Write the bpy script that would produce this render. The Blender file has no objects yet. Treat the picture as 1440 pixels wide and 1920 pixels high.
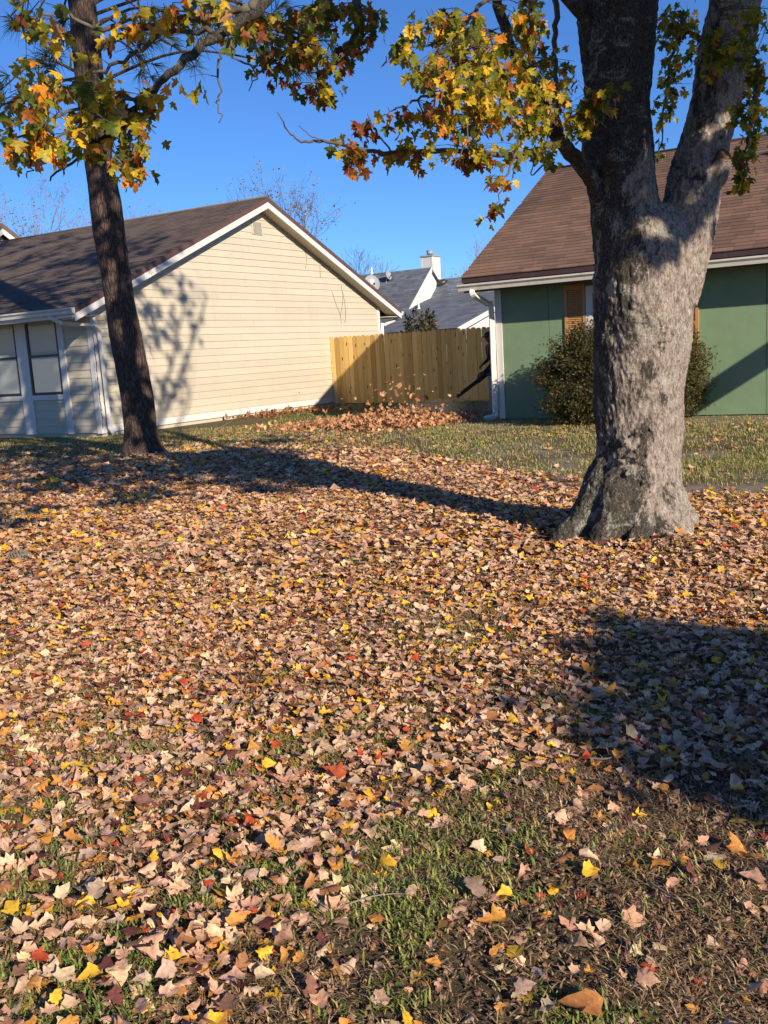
import bpy, bmesh, math, random
import numpy as np
from mathutils import Vector, Matrix, noise as mnoise

random.seed(11)
rng = np.random.default_rng(11)
scene = bpy.context.scene
COL = scene.collection

# ------------------------------------------------------------------ camera, sky, sun, exposure
FPX, PITCH, ROLL, EYE = 1800.0, 9.36, 3.44, 1.35
cam_d = bpy.data.cameras.new('camera')
cam = bpy.data.objects.new('camera', cam_d)
COL.objects.link(cam)
cam_d.sensor_fit = 'VERTICAL'
cam_d.sensor_height = 24.0
cam_d.lens = FPX / 1920.0 * 24.0
cam_d.clip_start = 0.05
cam_d.clip_end = 2000.0
CAM_R = Matrix.Rotation(math.radians(90 - PITCH), 3, 'X') @ Matrix.Rotation(math.radians(-ROLL), 3, 'Z')
cam.matrix_world = Matrix.Translation((0, 0, EYE)) @ CAM_R.to_4x4()
scene.camera = cam

SUN_EL, SUN_AZ = 22.5, 149.5      # azimuth clockwise from +Y
world = bpy.data.worlds.new('World')
scene.world = world
world.use_nodes = True
wn = world.node_tree
wn.nodes.clear()
sky = wn.nodes.new('ShaderNodeTexSky')
sky.sky_type = 'NISHITA'
sky.sun_disc = False
sky.sun_elevation = math.radians(SUN_EL)
sky.sun_rotation = math.radians(SUN_AZ)
sky.altitude = 1500
sky.air_density = 1.0
sky.dust_density = 0.0
sky.ozone_density = 3.0
bg = wn.nodes.new('ShaderNodeBackground')
bg.inputs['Strength'].default_value = 0.083
wo = wn.nodes.new('ShaderNodeOutputWorld')
tint = wn.nodes.new('ShaderNodeMix')      # camera white balance of the clear sky
tint.data_type = 'RGBA'; tint.blend_type = 'MULTIPLY'; tint.inputs[0].default_value = 1.0
tint.inputs[7].default_value = (0.49, 0.80, 1.22, 1.0)
wn.links.new(sky.outputs['Color'], tint.inputs[6])
wn.links.new(tint.outputs[2], bg.inputs['Color'])
wn.links.new(bg.outputs['Background'], wo.inputs['Surface'])

sun_d = bpy.data.lights.new('sun', 'SUN')
sun_d.energy = 5.0
sun_d.angle = math.radians(0.55)
sun_d.color = (1.0, 0.87, 0.70)
sun = bpy.data.objects.new('sun', sun_d)
COL.objects.link(sun)
_e, _a = math.radians(SUN_EL), math.radians(SUN_AZ)
SUNV = Vector((math.sin(_a) * math.cos(_e), math.cos(_a) * math.cos(_e), math.sin(_e)))
sun.rotation_euler = SUNV.to_track_quat('Z', 'Y').to_euler()
sun.location = SUNV * 60
vs = scene.view_settings
vs.view_transform = 'Standard'
vs.look = 'None'
vs.exposure = 0.52
vs.gamma = 1.0
vs.use_curve_mapping = False

# ------------------------------------------------------------------ measuring helpers
CAMP = Vector((0, 0, EYE))
def ray(px, py):
    return CAM_R @ Vector(((px - 720) / FPX, -(py - 960) / FPX, -1.0))
def at(px, py, Y):
    d = ray(px, py)
    return CAMP + d * (Y / d.y)
def gnd(px, py, z=0.0):
    d = ray(px, py)
    return CAMP + d * ((z - EYE) / d.z)
def on_plane(px, py, P, n):
    d = ray(px, py)
    return CAMP + d * ((P - CAMP).dot(n) / d.dot(n))
CRT = np.array(CAM_R.transposed())
def project_np(P):
    c = (P - np.array(CAMP)) @ CRT.T
    return 720 + FPX * c[:, 0] / -c[:, 2], 960 - FPX * c[:, 1] / -c[:, 2], -c[:, 2]
AZ = math.radians(31.25)
U1 = Vector((math.sin(AZ), math.cos(AZ), 0))
U2 = Vector((-math.cos(AZ), math.sin(AZ), 0))
UZ = Vector((0, 0, 1))

# ------------------------------------------------------------------ materials
def new_mat(name):
    m = bpy.data.materials.new(name)
    m.use_nodes = True
    nt = m.node_tree
    return m, nt, nt.nodes['Principled BSDF']
def nd(nt, typ, **kw):
    n = nt.nodes.new(typ)
    for k, v in kw.items():
        setattr(n, k, v)
    return n
def sock(nt, inp, v):
    if v is None:
        return
    if isinstance(v, bpy.types.NodeSocket):
        nt.links.new(v, inp)
    else:
        inp.default_value = v
def rgb(c):
    return (c[0], c[1], c[2], 1.0)
def coords(nt, kind='Object', scale=(1, 1, 1), rot=(0, 0, 0), rand=False):
    if kind == 'Position':
        v = nd(nt, 'ShaderNodeNewGeometry').outputs['Position']
    else:
        v = nd(nt, 'ShaderNodeTexCoord').outputs[kind]
    if rand:
        oi = nd(nt, 'ShaderNodeObjectInfo')
        ml = nd(nt, 'ShaderNodeMath', operation='MULTIPLY')
        nt.links.new(oi.outputs['Random'], ml.inputs[0]); ml.inputs[1].default_value = 57.0
        ad = nd(nt, 'ShaderNodeVectorMath', operation='ADD')
        nt.links.new(v, ad.inputs[0]); nt.links.new(ml.outputs[0], ad.inputs[1])
        v = ad.outputs[0]
    mp = nd(nt, 'ShaderNodeMapping')
    nt.links.new(v, mp.inputs['Vector'])
    mp.inputs['Scale'].default_value = scale
    mp.inputs['Rotation'].default_value = rot
    return mp.outputs['Vector']
def noise(nt, vec, scale, detail=4, rough=0.6, dist=0.0):
    n = nd(nt, 'ShaderNodeTexNoise')
    if vec is not None:
        nt.links.new(vec, n.inputs['Vector'])
    n.inputs['Scale'].default_value = scale
    n.inputs['Detail'].default_value = detail
    n.inputs['Roughness'].default_value = rough
    n.inputs['Distortion'].default_value = dist
    return n.outputs['Fac']
def ramp(nt, fac, stops, interp='LINEAR'):
    r = nd(nt, 'ShaderNodeValToRGB')
    r.color_ramp.interpolation = interp
    els = r.color_ramp.elements
    while len(els) < len(stops):
        els.new(0.5)
    for e, (p, c) in zip(els, stops):
        e.position = p
        e.color = rgb(c) if not isinstance(c, float) else (c, c, c, 1)
    nt.links.new(fac, r.inputs['Fac'])
    return r.outputs['Color']
def mix(nt, fac, a, b, mode='MIX'):
    m = nd(nt, 'ShaderNodeMix', data_type='RGBA', blend_type=mode)
    sock(nt, m.inputs[0], fac)
    sock(nt, m.inputs[6], rgb(a) if isinstance(a, tuple) else a)
    sock(nt, m.inputs[7], rgb(b) if isinstance(b, tuple) else b)
    return m.outputs[2]
def bump(nt, h, strength=0.4, dist=0.02, prev=None):
    b = nd(nt, 'ShaderNodeBump')
    b.inputs['Strength'].default_value = strength
    b.inputs['Distance'].default_value = dist
    nt.links.new(h, b.inputs['Height'])
    if prev is not None:
        nt.links.new(prev, b.inputs['Normal'])
    return b.outputs['Normal']

def paint(name, base, rough=0.55, var=0.12, dirt=(0.25, 0.2, 0.14), dirt_amt=0.15, scale=2.5, bmp=0.15, rnd=0.0):
    m, nt, b = new_mat(name)
    v = coords(nt, 'Position')
    n1 = noise(nt, v, scale, 5, 0.65)
    lo = tuple(c * (1 - var) for c in base); hi = tuple(min(1, c * (1 + var * 0.5)) for c in base)
    c = ramp(nt, n1, [(0.3, lo), (0.7, hi)])
    n2 = noise(nt, coords(nt, 'Position', (1, 1, 0.25)), 5.0, 6, 0.7)
    f = ramp(nt, n2, [(0.55, 0.0), (0.8, float(dirt_amt))])
    c = mix(nt, f, c, dirt)
    if rnd:
        oi = nd(nt, 'ShaderNodeObjectInfo')
        k = ramp(nt, oi.outputs['Random'], [(0.0, 1.0 - rnd), (1.0, 1.0 + rnd)])
        c = mix(nt, 1.0, c, k, 'MULTIPLY')
    nt.links.new(c, b.inputs['Base Color'])
    b.inputs['Roughness'].default_value = rough
    n3 = noise(nt, v, 60, 4, 0.6)
    nt.links.new(bump(nt, n3, bmp, 0.004), b.inputs['Normal'])
    return m

M = {}
M['cream'] = paint('cream_siding_paint', (0.52, 0.465, 0.36), 0.6, 0.05, (0.36, 0.30, 0.22), 0.38, 1.5, 0.2, 0.045)
M['white'] = paint('white_trim_paint', (0.64, 0.62, 0.585), 0.5, 0.06, (0.35, 0.32, 0.27), 0.25, 2.0)
M['offwhite'] = paint('beige_gutter_paint', (0.56, 0.53, 0.46), 0.45, 0.08, (0.22, 0.19, 0.13), 0.5, 3.0)
M['greywhite'] = paint('pale_grey_siding_paint', (0.60, 0.60, 0.58), 0.6, 0.05)
M['green'] = paint('faded_green_paint', (0.175, 0.26, 0.145), 0.62, 0.16, (0.24, 0.21, 0.14), 0.5, 1.6, 0.3, 0.05)
M['darktrim'] = paint('dark_brown_trim', (0.055, 0.028, 0.026), 0.5, 0.15)
M['maroon'] = paint('maroon_drip_edge', (0.105, 0.055, 0.048), 0.5, 0.12)
M['shutter'] = paint('tan_shutter_paint', (0.46, 0.235, 0.085), 0.55, 0.1)
M['blackish'] = paint('dark_bronze_metal', (0.03, 0.028, 0.027), 0.4, 0.1)
M['soffit'] = paint('soffit_paint', (0.52, 0.45, 0.33), 0.65, 0.05)
M['concrete'] = paint('concrete', (0.28, 0.26, 0.23), 0.85, 0.2, (0.1, 0.09, 0.07), 0.3)
M['blind'] = paint('pale_blind_plastic', (0.80, 0.82, 0.74), 0.5, 0.03)
M['unlit_room'] = paint('dark_room', (0.10, 0.12, 0.12), 0.8, 0.05)  # flat dark panel colour standing in for the unlit room behind panes
M['metal'] = paint('galvanised_metal', (0.30, 0.31, 0.33), 0.4, 0.1)
M['plastic_black'] = paint('black_plastic', (0.012, 0.012, 0.013), 0.4, 0.1)
M['cloth_dark'] = paint('dark_work_clothes', (0.022, 0.024, 0.028), 0.9, 0.2)
M['cap'] = paint('dark_cap_cloth', (0.03, 0.034, 0.042), 0.9, 0.2)
M['skin'] = paint('skin', (0.14, 0.075, 0.05), 0.55, 0.08, (0.1, 0.05, 0.04), 0.1)
M['rope'] = paint('dry_vine', (0.20, 0.14, 0.085), 0.9, 0.2)
M['stick'] = paint('weathered_stick', (0.26, 0.22, 0.18), 0.9, 0.25, (0.1, 0.08, 0.06), 0.5, 20)
M['condenser'] = paint('pale_condenser_metal', (0.50, 0.48, 0.47), 0.5, 0.05)
M['bulb'] = paint('small_bulb_plastic', (0.08, 0.07, 0.20), 0.3, 0.1)

def shingle_mat(name, cols, rnd=0.22):
    m, nt, b = new_mat(name)
    v = coords(nt, 'Position')
    n = noise(nt, v, 1.1, 3, 0.6)
    c = ramp(nt, n, [(0.3, cols[0]), (0.6, cols[1]), (0.8, cols[2])])
    g = noise(nt, v, 160, 2, 0.5)
    c = mix(nt, 0.55, c, ramp(nt, g, [(0.3, (0.25, 0.25, 0.25)), (0.75, (1.7, 1.7, 1.7))]), 'MULTIPLY')
    at_ = nd(nt, 'ShaderNodeAttribute', attribute_name='tone')
    oi = nd(nt, 'ShaderNodeObjectInfo')
    c = mix(nt, 1.0, c, at_.outputs['Color'], 'MULTIPLY')
    c = mix(nt, 1.0, c, ramp(nt, oi.outputs['Random'], [(0, 1 - rnd), (1, 1 + rnd)]), 'MULTIPLY')
    nt.links.new(c, b.inputs['Base Color'])
    b.inputs['Roughness'].default_value = 0.92
    nt.links.new(bump(nt, g, 0.5, 0.004), b.inputs['Normal'])
    return m
M['shingle_red'] = shingle_mat('brown_red_shingles', [(0.155, 0.088, 0.058), (0.19, 0.108, 0.070), (0.165, 0.10, 0.072)])
M['shingle_brown'] = shingle_mat('dark_brown_shingles', [(0.115, 0.082, 0.066), (0.15, 0.108, 0.086), (0.17, 0.125, 0.10)])
M['shingle_blue'] = shingle_mat('blue_grey_shingles', [(0.13, 0.148, 0.185), (0.17, 0.19, 0.23), (0.20, 0.215, 0.25)])

def glass_mat():
    m, nt, b = new_mat('window_glass')
    out = nt.nodes['Material Output']
    lw = nd(nt, 'ShaderNodeLayerWeight'); lw.inputs['Blend'].default_value = 0.25
    fr = nd(nt, 'ShaderNodeMapRange'); nt.links.new(lw.outputs['Facing'], fr.inputs[0]); fr.inputs[3].default_value = 0.07; fr.inputs[4].default_value = 0.75
    tr = nd(nt, 'ShaderNodeBsdfTransparent'); tr.inputs['Color'].default_value = (0.86, 0.9, 0.88, 1)
    gl = nd(nt, 'ShaderNodeBsdfGlossy'); gl.inputs['Roughness'].default_value = 0.02
    ms = nd(nt, 'ShaderNodeMixShader')
    nt.links.new(fr.outputs[0], ms.inputs[0]); nt.links.new(tr.outputs[0], ms.inputs[1]); nt.links.new(gl.outputs[0], ms.inputs[2])
    nt.links.new(ms.outputs[0], out.inputs['Surface'])
    return m
M['glass'] = glass_mat()

def picket_mat():
    m, nt, b = new_mat('new_pine_pickets')
    v = coords(nt, 'Object', (1, 1, 0.06), rand=True)
    n = noise(nt, v, 38, 5, 0.65, 0.6)
    c = ramp(nt, n, [(0.25, (0.50, 0.29, 0.08)), (0.5, (0.66, 0.42, 0.135)), (0.75, (0.76, 0.52, 0.20))])
    vo = nd(nt, 'ShaderNodeTexVoronoi')
    nt.links.new(coords(nt, 'Object', (7.5, 7.5, 2.6), rand=True), vo.inputs['Vector'])
    vo.inputs['Scale'].default_value = 1.0
    k = ramp(nt, vo.outputs['Distance'], [(0.10, 1.0), (0.17, 0.0)])
    c = mix(nt, k, c, (0.13, 0.055, 0.02))
    oi = nd(nt, 'ShaderNodeObjectInfo')
    c = mix(nt, 1.0, c, ramp(nt, oi.outputs['Random'], [(0, (0.62, 0.58, 0.50)), (0.5, (0.93, 0.92, 0.88)), (1, (1.1, 1.14, 1.2))]), 'MULTIPLY')
    nt.links.new(c, b.inputs['Base Color'])
    b.inputs['Roughness'].default_value = 0.75
    nt.links.new(bump(nt, n, 0.3, 0.004), b.inputs['Normal'])
    return m
M['picket'] = picket_mat()

def maple_bark():
    m, nt, b = new_mat('maple_bark')
    v = coords(nt, 'Position')
    vs_ = coords(nt, 'Position', (1, 1, 0.42))
    fur = noise(nt, vs_, 48, 7, 0.78, 0.6)
    fin = noise(nt, coords(nt, 'Position', (1, 1, 0.6)), 110, 6, 0.8, 0.4)
    big = noise(nt, coords(nt, 'Position', (1, 1, 0.6)), 4.6, 7, 0.74, 0.9)
    mid = noise(nt, vs_, 15, 6, 0.75, 0.8)
    pale = ramp(nt, fur, [(0.34, (0.10, 0.08, 0.065)), (0.45, (0.29, 0.235, 0.195)), (0.56, (0.49, 0.42, 0.365)), (0.74, (0.66, 0.59, 0.52))])
    pale = mix(nt, 0.8, pale, ramp(nt, fin, [(0.36, (0.45, 0.42, 0.40)), (0.62, (1.25, 1.24, 1.22))]), 'MULTIPLY')
    dark = ramp(nt, fin, [(0.38, (0.010, 0.009, 0.007)), (0.52, (0.045, 0.039, 0.031)), (0.62, (0.15, 0.13, 0.105)), (0.72, (0.42, 0.41, 0.34))])
    # dark algae and moss mottling, plus painted shade at left and high up
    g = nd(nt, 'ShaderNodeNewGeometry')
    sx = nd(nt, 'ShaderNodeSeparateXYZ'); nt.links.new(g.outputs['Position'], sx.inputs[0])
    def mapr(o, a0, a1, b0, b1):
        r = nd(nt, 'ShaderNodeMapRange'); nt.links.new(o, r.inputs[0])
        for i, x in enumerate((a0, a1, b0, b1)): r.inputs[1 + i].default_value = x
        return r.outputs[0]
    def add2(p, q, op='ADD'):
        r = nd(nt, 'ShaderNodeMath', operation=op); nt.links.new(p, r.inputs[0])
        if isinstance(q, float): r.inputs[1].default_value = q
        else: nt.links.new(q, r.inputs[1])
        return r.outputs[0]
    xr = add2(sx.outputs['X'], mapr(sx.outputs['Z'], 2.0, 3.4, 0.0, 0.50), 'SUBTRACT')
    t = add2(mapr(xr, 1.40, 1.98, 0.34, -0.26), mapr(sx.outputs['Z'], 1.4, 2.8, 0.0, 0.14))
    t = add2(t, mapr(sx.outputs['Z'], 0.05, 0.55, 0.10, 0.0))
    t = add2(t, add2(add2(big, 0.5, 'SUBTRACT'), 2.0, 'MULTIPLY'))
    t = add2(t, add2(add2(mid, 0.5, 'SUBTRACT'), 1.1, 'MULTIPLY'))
    moss_shade = ramp(nt, t, [(0.0, 0.0), (0.14, 0.9)])
    c = mix(nt, moss_shade, pale, dark)
    li = noise(nt, v, 7.0, 6, 0.74, 0.8)
    lm = mix(nt, 1.0, ramp(nt, li, [(0.53, 0.0), (0.64, 0.85)]), ramp(nt, fin, [(0.42, 0.0), (0.56, 1.0)]), 'MULTIPLY')
    c = mix(nt, lm, c, (0.48, 0.49, 0.40))
    nt.links.new(c, b.inputs['Base Color'])
    b.inputs['Roughness'].default_value = 0.95
    b.inputs['Specular IOR Level'].default_value = 0.15
    n1 = bump(nt, fur, 0.9, 0.022)
    n2 = bump(nt, fin, 0.8, 0.010, n1)
    nt.links.new(n2, b.inputs['Normal'])
    return m
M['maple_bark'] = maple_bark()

def pine_bark():
    m, nt, b = new_mat('pine_bark')
    vs_ = coords(nt, 'Position', (1, 1, 0.28))
    dn = nd(nt, 'ShaderNodeTexNoise'); nt.links.new(vs_, dn.inputs['Vector']); dn.inputs['Scale'].default_value = 9; dn.inputs['Detail'].default_value = 4
    va = nd(nt, 'ShaderNodeVectorMath', operation='MULTIPLY_ADD')
    nt.links.new(dn.outputs['Color'], va.inputs[0]); va.inputs[1].default_value = (0.13, 0.13, 0.13); nt.links.new(vs_, va.inputs[2])
    vo = nd(nt, 'ShaderNodeTexVoronoi', feature='DISTANCE_TO_EDGE')
    nt.links.new(va.outputs[0], vo.inputs['Vector']); vo.inputs['Scale'].default_value = 22; vo.inputs['Randomness'].default_value = 1.0
    n = noise(nt, vs_, 34, 7, 0.75, 0.8)
    n2 = noise(nt, coords(nt, 'Position', (1, 1, 0.6)), 5, 5, 0.7)
    pl = ramp(nt, vo.outputs['Distance'], [(0.0, 0.15), (0.22, 1.0)])
    c = ramp(nt, n, [(0.3, (0.05, 0.032, 0.025)), (0.52, (0.135, 0.085, 0.064)), (0.75, (0.25, 0.175, 0.145))])
    c = mix(nt, 1.0, c, ramp(nt, n2, [(0.3, (0.55, 0.52, 0.5)), (0.7, (1.15, 1.1, 1.08))]), 'MULTIPLY')
    c = mix(nt, pl, (0.020, 0.014, 0.011), c)
    nt.links.new(c, b.inputs['Base Color'])
    b.inputs['Roughness'].default_value = 0.95
    h = mix(nt, 0.5, pl, n)
    nt.links.new(bump(nt, h, 1.0, 0.03), b.inputs['Normal'])
    return m
M['pine_bark'] = pine_bark()
M['twig'] = paint('grey_brown_twig', (0.105, 0.085, 0.068), 0.9, 0.3, (0.3, 0.3, 0.26), 0.35, 25)
M['bare_bark'] = paint('pale_far_bark', (0.27, 0.22, 0.185), 0.95, 0.2)
M['scar'] = paint('rotten_wood', (0.17, 0.085, 0.042), 0.95, 0.5, (0.03, 0.02, 0.012), 0.8, 14, 0.8)

def leaf_mat(name, source, trans=0.35, rough=0.55):
    m, nt, b = new_mat(name)
    out = nt.nodes['Material Output']
    if source == 'attr':
        c = nd(nt, 'ShaderNodeAttribute', attribute_name='col').outputs['Color']
    else:
        c = nd(nt, 'ShaderNodeObjectInfo').outputs['Color']
    n = noise(nt, coords(nt, 'Position'), 95, 3, 0.6)
    n_b = noise(nt, coords(nt, 'Position'), 320, 2, 0.6)
    c = mix(nt, 0.75, c, ramp(nt, n, [(0.3, (0.68, 0.62, 0.56)), (0.7, (1.32, 1.32, 1.32))]), 'MULTIPLY')
    c = mix(nt, 0.4, c, ramp(nt, n_b, [(0.35, (0.72, 0.66, 0.6)), (0.6, (1.22, 1.22, 1.22))]), 'MULTIPLY')
    nt.links.new(c, b.inputs['Base Color'])
    b.inputs['Roughness'].default_value = rough
    b.inputs['Specular IOR Level'].default_value = 0.3
    nt.links.new(bump(nt, n, 0.25, 0.003), b.inputs['Normal'])
    if trans > 0:
        t = nd(nt, 'ShaderNodeBsdfTranslucent')
        nt.links.new(c, t.inputs['Color'])
        ms = nd(nt, 'ShaderNodeMixShader'); ms.inputs[0].default_value = trans
        nt.links.new(b.outputs[0], ms.inputs[1]); nt.links.new(t.outputs[0], ms.inputs[2])
        nt.links.new(ms.outputs[0], out.inputs['Surface'])
    return m
M['leaf_attr'] = leaf_mat('living_leaves', 'attr', 0.48, 0.45)
M['leaf_obj'] = leaf_mat('living_leaf', 'obj', 0.48, 0.45)
M['dry_attr'] = leaf_mat('dry_leaves', 'attr', 0.15, 0.65)
M['dry_obj'] = leaf_mat('dry_leaf', 'obj', 0.15, 0.65)
M['blade'] = leaf_mat('grass_blades', 'attr', 0.25, 0.5)

def ground_mat():
    m, nt, b = new_mat('lawn_soil_and_thatch')
    v = coords(nt, 'Position')
    at_ = nd(nt, 'ShaderNodeAttribute', attribute_name='cover')
    sp = nd(nt, 'ShaderNodeSeparateColor')
    nt.links.new(at_.outputs['Color'], sp.inputs[0])
    n1 = noise(nt, v, 70, 6, 0.75, 0.5)
    n2 = noise(nt, v, 4.0, 5, 0.65)
    n3 = noise(nt, v, 230, 3, 0.6)
    soil = ramp(nt, n1, [(0.3, (0.05, 0.034, 0.025)), (0.5, (0.15, 0.105, 0.072)), (0.72, (0.31, 0.215, 0.14))])
    soil = mix(nt, 0.5, soil, ramp(nt, n3, [(0.35, (0.45, 0.45, 0.45)), (0.7, (1.5, 1.45, 1.35))]), 'MULTIPLY')
    grass = ramp(nt, n1, [(0.3, (0.040, 0.036, 0.016)), (0.5, (0.125, 0.108, 0.045)), (0.72, (0.27, 0.21, 0.10))])
    sand = ramp(nt, n1, [(0.3, (0.16, 0.12, 0.09)), (0.5, (0.30, 0.24, 0.185)), (0.7, (0.42, 0.35, 0.275))])
    gm = nd(nt, 'ShaderNodeMath', operation='ADD')
    nt.links.new(sp.outputs['Green'], gm.inputs[0])
    k = ramp(nt, n2, [(0.3, (0, 0, 0)), (0.7, (0.5, 0.5, 0.5))])
    s2 = nd(nt, 'ShaderNodeMath', operation='SUBTRACT'); nt.links.new(k, s2.inputs[0]); s2.inputs[1].default_value = 0.25
    nt.links.new(s2.outputs[0], gm.inputs[1]); gm.use_clamp = True
    c = mix(nt, gm.outputs[0], soil, grass)
    c = mix(nt, sp.outputs['Blue'], c, sand)
    nt.links.new(c, b.inputs['Base Color'])
    b.inputs['Roughness'].default_value = 0.97
    b.inputs['Specular IOR Level'].default_value = 0.15
    b1 = bump(nt, n1, 0.9, 0.02)
    nt.links.new(bump(nt, n3, 0.6, 0.006, b1), b.inputs['Normal'])
    return m
M['ground'] = ground_mat()

# ------------------------------------------------------------------ object helpers
def tag(o, label=None, cat=None, group=None, kind=None):
    if label: o['label'] = label
    if cat: o['category'] = cat
    if group: o['group'] = group
    if kind: o['kind'] = kind
    return o
def empty(name, loc, label, cat, group=None):
    o = bpy.data.objects.new(name, None)
    o.empty_display_size = 0.2
    o.location = loc
    COL.objects.link(o)
    return tag(o, label, cat, group)
def attach(o, parent):
    """children are modelled in world coordinates; keep them there under the parent"""
    if parent is not None:
        o.parent = parent
        p = parent
        loc = Vector((0, 0, 0))
        while p is not None:
            loc = loc + p.location
            p = p.parent
        # only roots carry a location; inner parts sit at the origin
        root = parent
        while root.parent is not None:
            root = root.parent
        o.matrix_parent_inverse = Matrix.Translation(root.location).inverted() if parent is root else Matrix.Identity(4)
    return o
def add_mesh(name, me, mat, parent=None):
    if mat is not None and not me.materials:
        me.materials.append(mat)
    o = bpy.data.objects.new(name, me)
    COL.objects.link(o)
    return attach(o, parent)
def fast_mesh(name, V, T, cols=None, attr='col', smooth=False):
    """V (n,3), T (m,3) triangles, cols (n,3)"""
    me = bpy.data.meshes.new(name)
    V = np.ascontiguousarray(V, np.float32); T = np.ascontiguousarray(T, np.int32)
    me.vertices.add(len(V)); me.vertices.foreach_set('co', V.ravel())
    me.loops.add(T.size); me.loops.foreach_set('vertex_index', T.ravel())
    me.polygons.add(len(T))
    me.polygons.foreach_set('loop_start', np.arange(0, T.size, 3, dtype=np.int32))
    me.polygons.foreach_set('use_smooth', np.full(len(T), smooth))
    me.update(calc_edges=True)
    if cols is not None:
        a = me.color_attributes.new(attr, 'FLOAT_COLOR', 'POINT')
        c4 = np.ones((len(V), 4), np.float32); c4[:, :3] = cols
        a.data.foreach_set('color', c4.ravel())
    return me

class MB:
    def __init__(s):
        s.v = []; s.f = []; s.sm = []; s.tone = []
    def add(s, vs, fs, smooth=False, tone=1.0):
        o = len(s.v)
        s.v += [tuple(v) for v in vs]
        s.tone += [tone] * len(vs)
        for f in fs:
            s.f.append(tuple(i + o for i in f)); s.sm.append(smooth)
    def box(s, fr, a0, a1, b0, b1, z0, z1, tone=1.0):
        vs = [fr(a, b, z) for z in (z0, z1) for b in (b0, b1) for a in (a0, a1)]
        s.add(vs, [(0, 1, 3, 2), (4, 6, 7, 5), (0, 4, 5, 1), (2, 3, 7, 6), (0, 2, 6, 4), (1, 5, 7, 3)], False, tone)
    def hexa(s, lo, hi, tone=1.0):
        """lo, hi: four points each, same order"""
        s.add(list(lo) + list(hi), [(3, 2, 1, 0), (4, 5, 6, 7), (0, 1, 5, 4), (1, 2, 6, 5), (2, 3, 7, 6), (3, 0, 4, 7)], False, tone)
    def prism(s, poly_a, poly_b):
        n = len(poly_a)
        s.add(list(poly_a) + list(poly_b), [tuple(reversed(range(n))), tuple(range(n, 2 * n))] + [(i, (i + 1) % n, n + (i + 1) % n, n + i) for i in range(n)])
    def tube(s, pts, rad, n=8, cap=True, smooth=True):
        pts = [Vector(p) for p in pts]
        vs = []; fs = []
        up = Vector((0.13, 0.21, 1)).normalized()
        prev = None
        for i, p in enumerate(pts):
            d = (pts[min(i + 1, len(pts) - 1)] - pts[max(i - 1, 0)])
            if d.length < 1e-9: d = Vector((0, 0, 1))
            d.normalize()
            if prev is None:
                a = up if abs(d.dot(up)) < 0.9 else Vector((1, 0, 0))
                x = (a - d * a.dot(d)).normalized()
            else:
                x = (prev - d * prev.dot(d))
                x = x.normalized() if x.length > 1e-6 else Vector((1, 0, 0))
            prev = x
            y = d.cross(x)
            r = rad[i] if hasattr(rad, '__len__') else rad
            for k in range(n):
                t = 2 * math.pi * k / n
                vs.append(p + (x * math.cos(t) + y * math.sin(t)) * r)
        for i in range(len(pts) - 1):
            for k in range(n):
                fs.append((i * n + k, i * n + (k + 1) % n, (i + 1) * n + (k + 1) % n, (i + 1) * n + k))
        if cap:
            fs.append(tuple(reversed(range(n)))); fs.append(tuple(range(len(vs) - n, len(vs))))
        s.add(vs, fs, smooth)
    def sweep(s, pts, prof, xdir):
        """profile [(a,b)] swept along pts; a along xdir-ish, b along the other normal"""
        pts = [Vector(p) for p in pts]
        n = len(prof); vs = []; fs = []
        for i, p in enumerate(pts):
            if 0 < i < len(pts) - 1:
                d = (pts[i] - pts[i - 1]).normalized() + (pts[i + 1] - pts[i]).normalized()
            else:
                d = pts[min(i + 1, len(pts) - 1)] - pts[max(i - 1, 0)]
            d.normalize()
            x = Vector(xdir); x = (x - d * x.dot(d)).normalized(); y = d.cross(x)
            for a, b in prof:
                vs.append(p + x * a + y * b)
        for i in range(len(pts) - 1):
            for k in range(n):
                fs.append((i * n + k, i * n + (k + 1) % n, (i + 1) * n + (k + 1) % n, (i + 1) * n + k))
        fs.append(tuple(reversed(range(n)))); fs.append(tuple(range(len(vs) - n, len(vs))))
        s.add(vs, fs)
    def mesh(s, name):
        me = bpy.data.meshes.new(name)
        me.from_pydata(s.v, [], s.f)
        bm = bmesh.new(); bm.from_mesh(me)
        bmesh.ops.recalc_face_normals(bm, faces=bm.faces)
        bm.to_mesh(me); bm.free()
        me.polygons.foreach_set('use_smooth', s.sm)
        a = me.color_attributes.new('tone', 'FLOAT_COLOR', 'POINT')
        c = np.ones((len(s.v), 4), np.float32); c[:, :3] = np.array(s.tone)[:, None]
        a.data.foreach_set('color', c.ravel())
        me.update()
        return me
    def build(s, name, mat, parent=None, bevel=0.0):
        o = add_mesh(name, s.mesh(name), mat, parent)
        if bevel:
            md = o.modifiers.new('bevel', 'BEVEL'); md.width = bevel; md.segments = 2; md.limit_method = 'ANGLE'
        return o
def one_box(name, mat, parent, fr, a0, a1, b0, b1, z0, z1, bevel=0.0):
    m = MB(); m.box(fr, a0, a1, b0, b1, z0, z1)
    return m.build(name, mat, parent, bevel)
def pane_quad(parent, fr, a0, a1, b0, b1, z0, z1, along='b'):
    m = MB()
    if along == 'b':
        m.add([fr(a0, b0, z0), fr(a0, b1, z0), fr(a0, b1, z1), fr(a0, b0, z1)], [(0, 1, 2, 3)])
    else:
        m.add([fr(a0, b0, z0), fr(a1, b0, z0), fr(a1, b0, z1), fr(a0, b0, z1)], [(0, 1, 2, 3)])
    me = bpy.data.meshes.new('pane'); me.from_pydata(m.v, [], m.f); me.update()
    return add_mesh('pane', me, M['glass'], parent)
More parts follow.
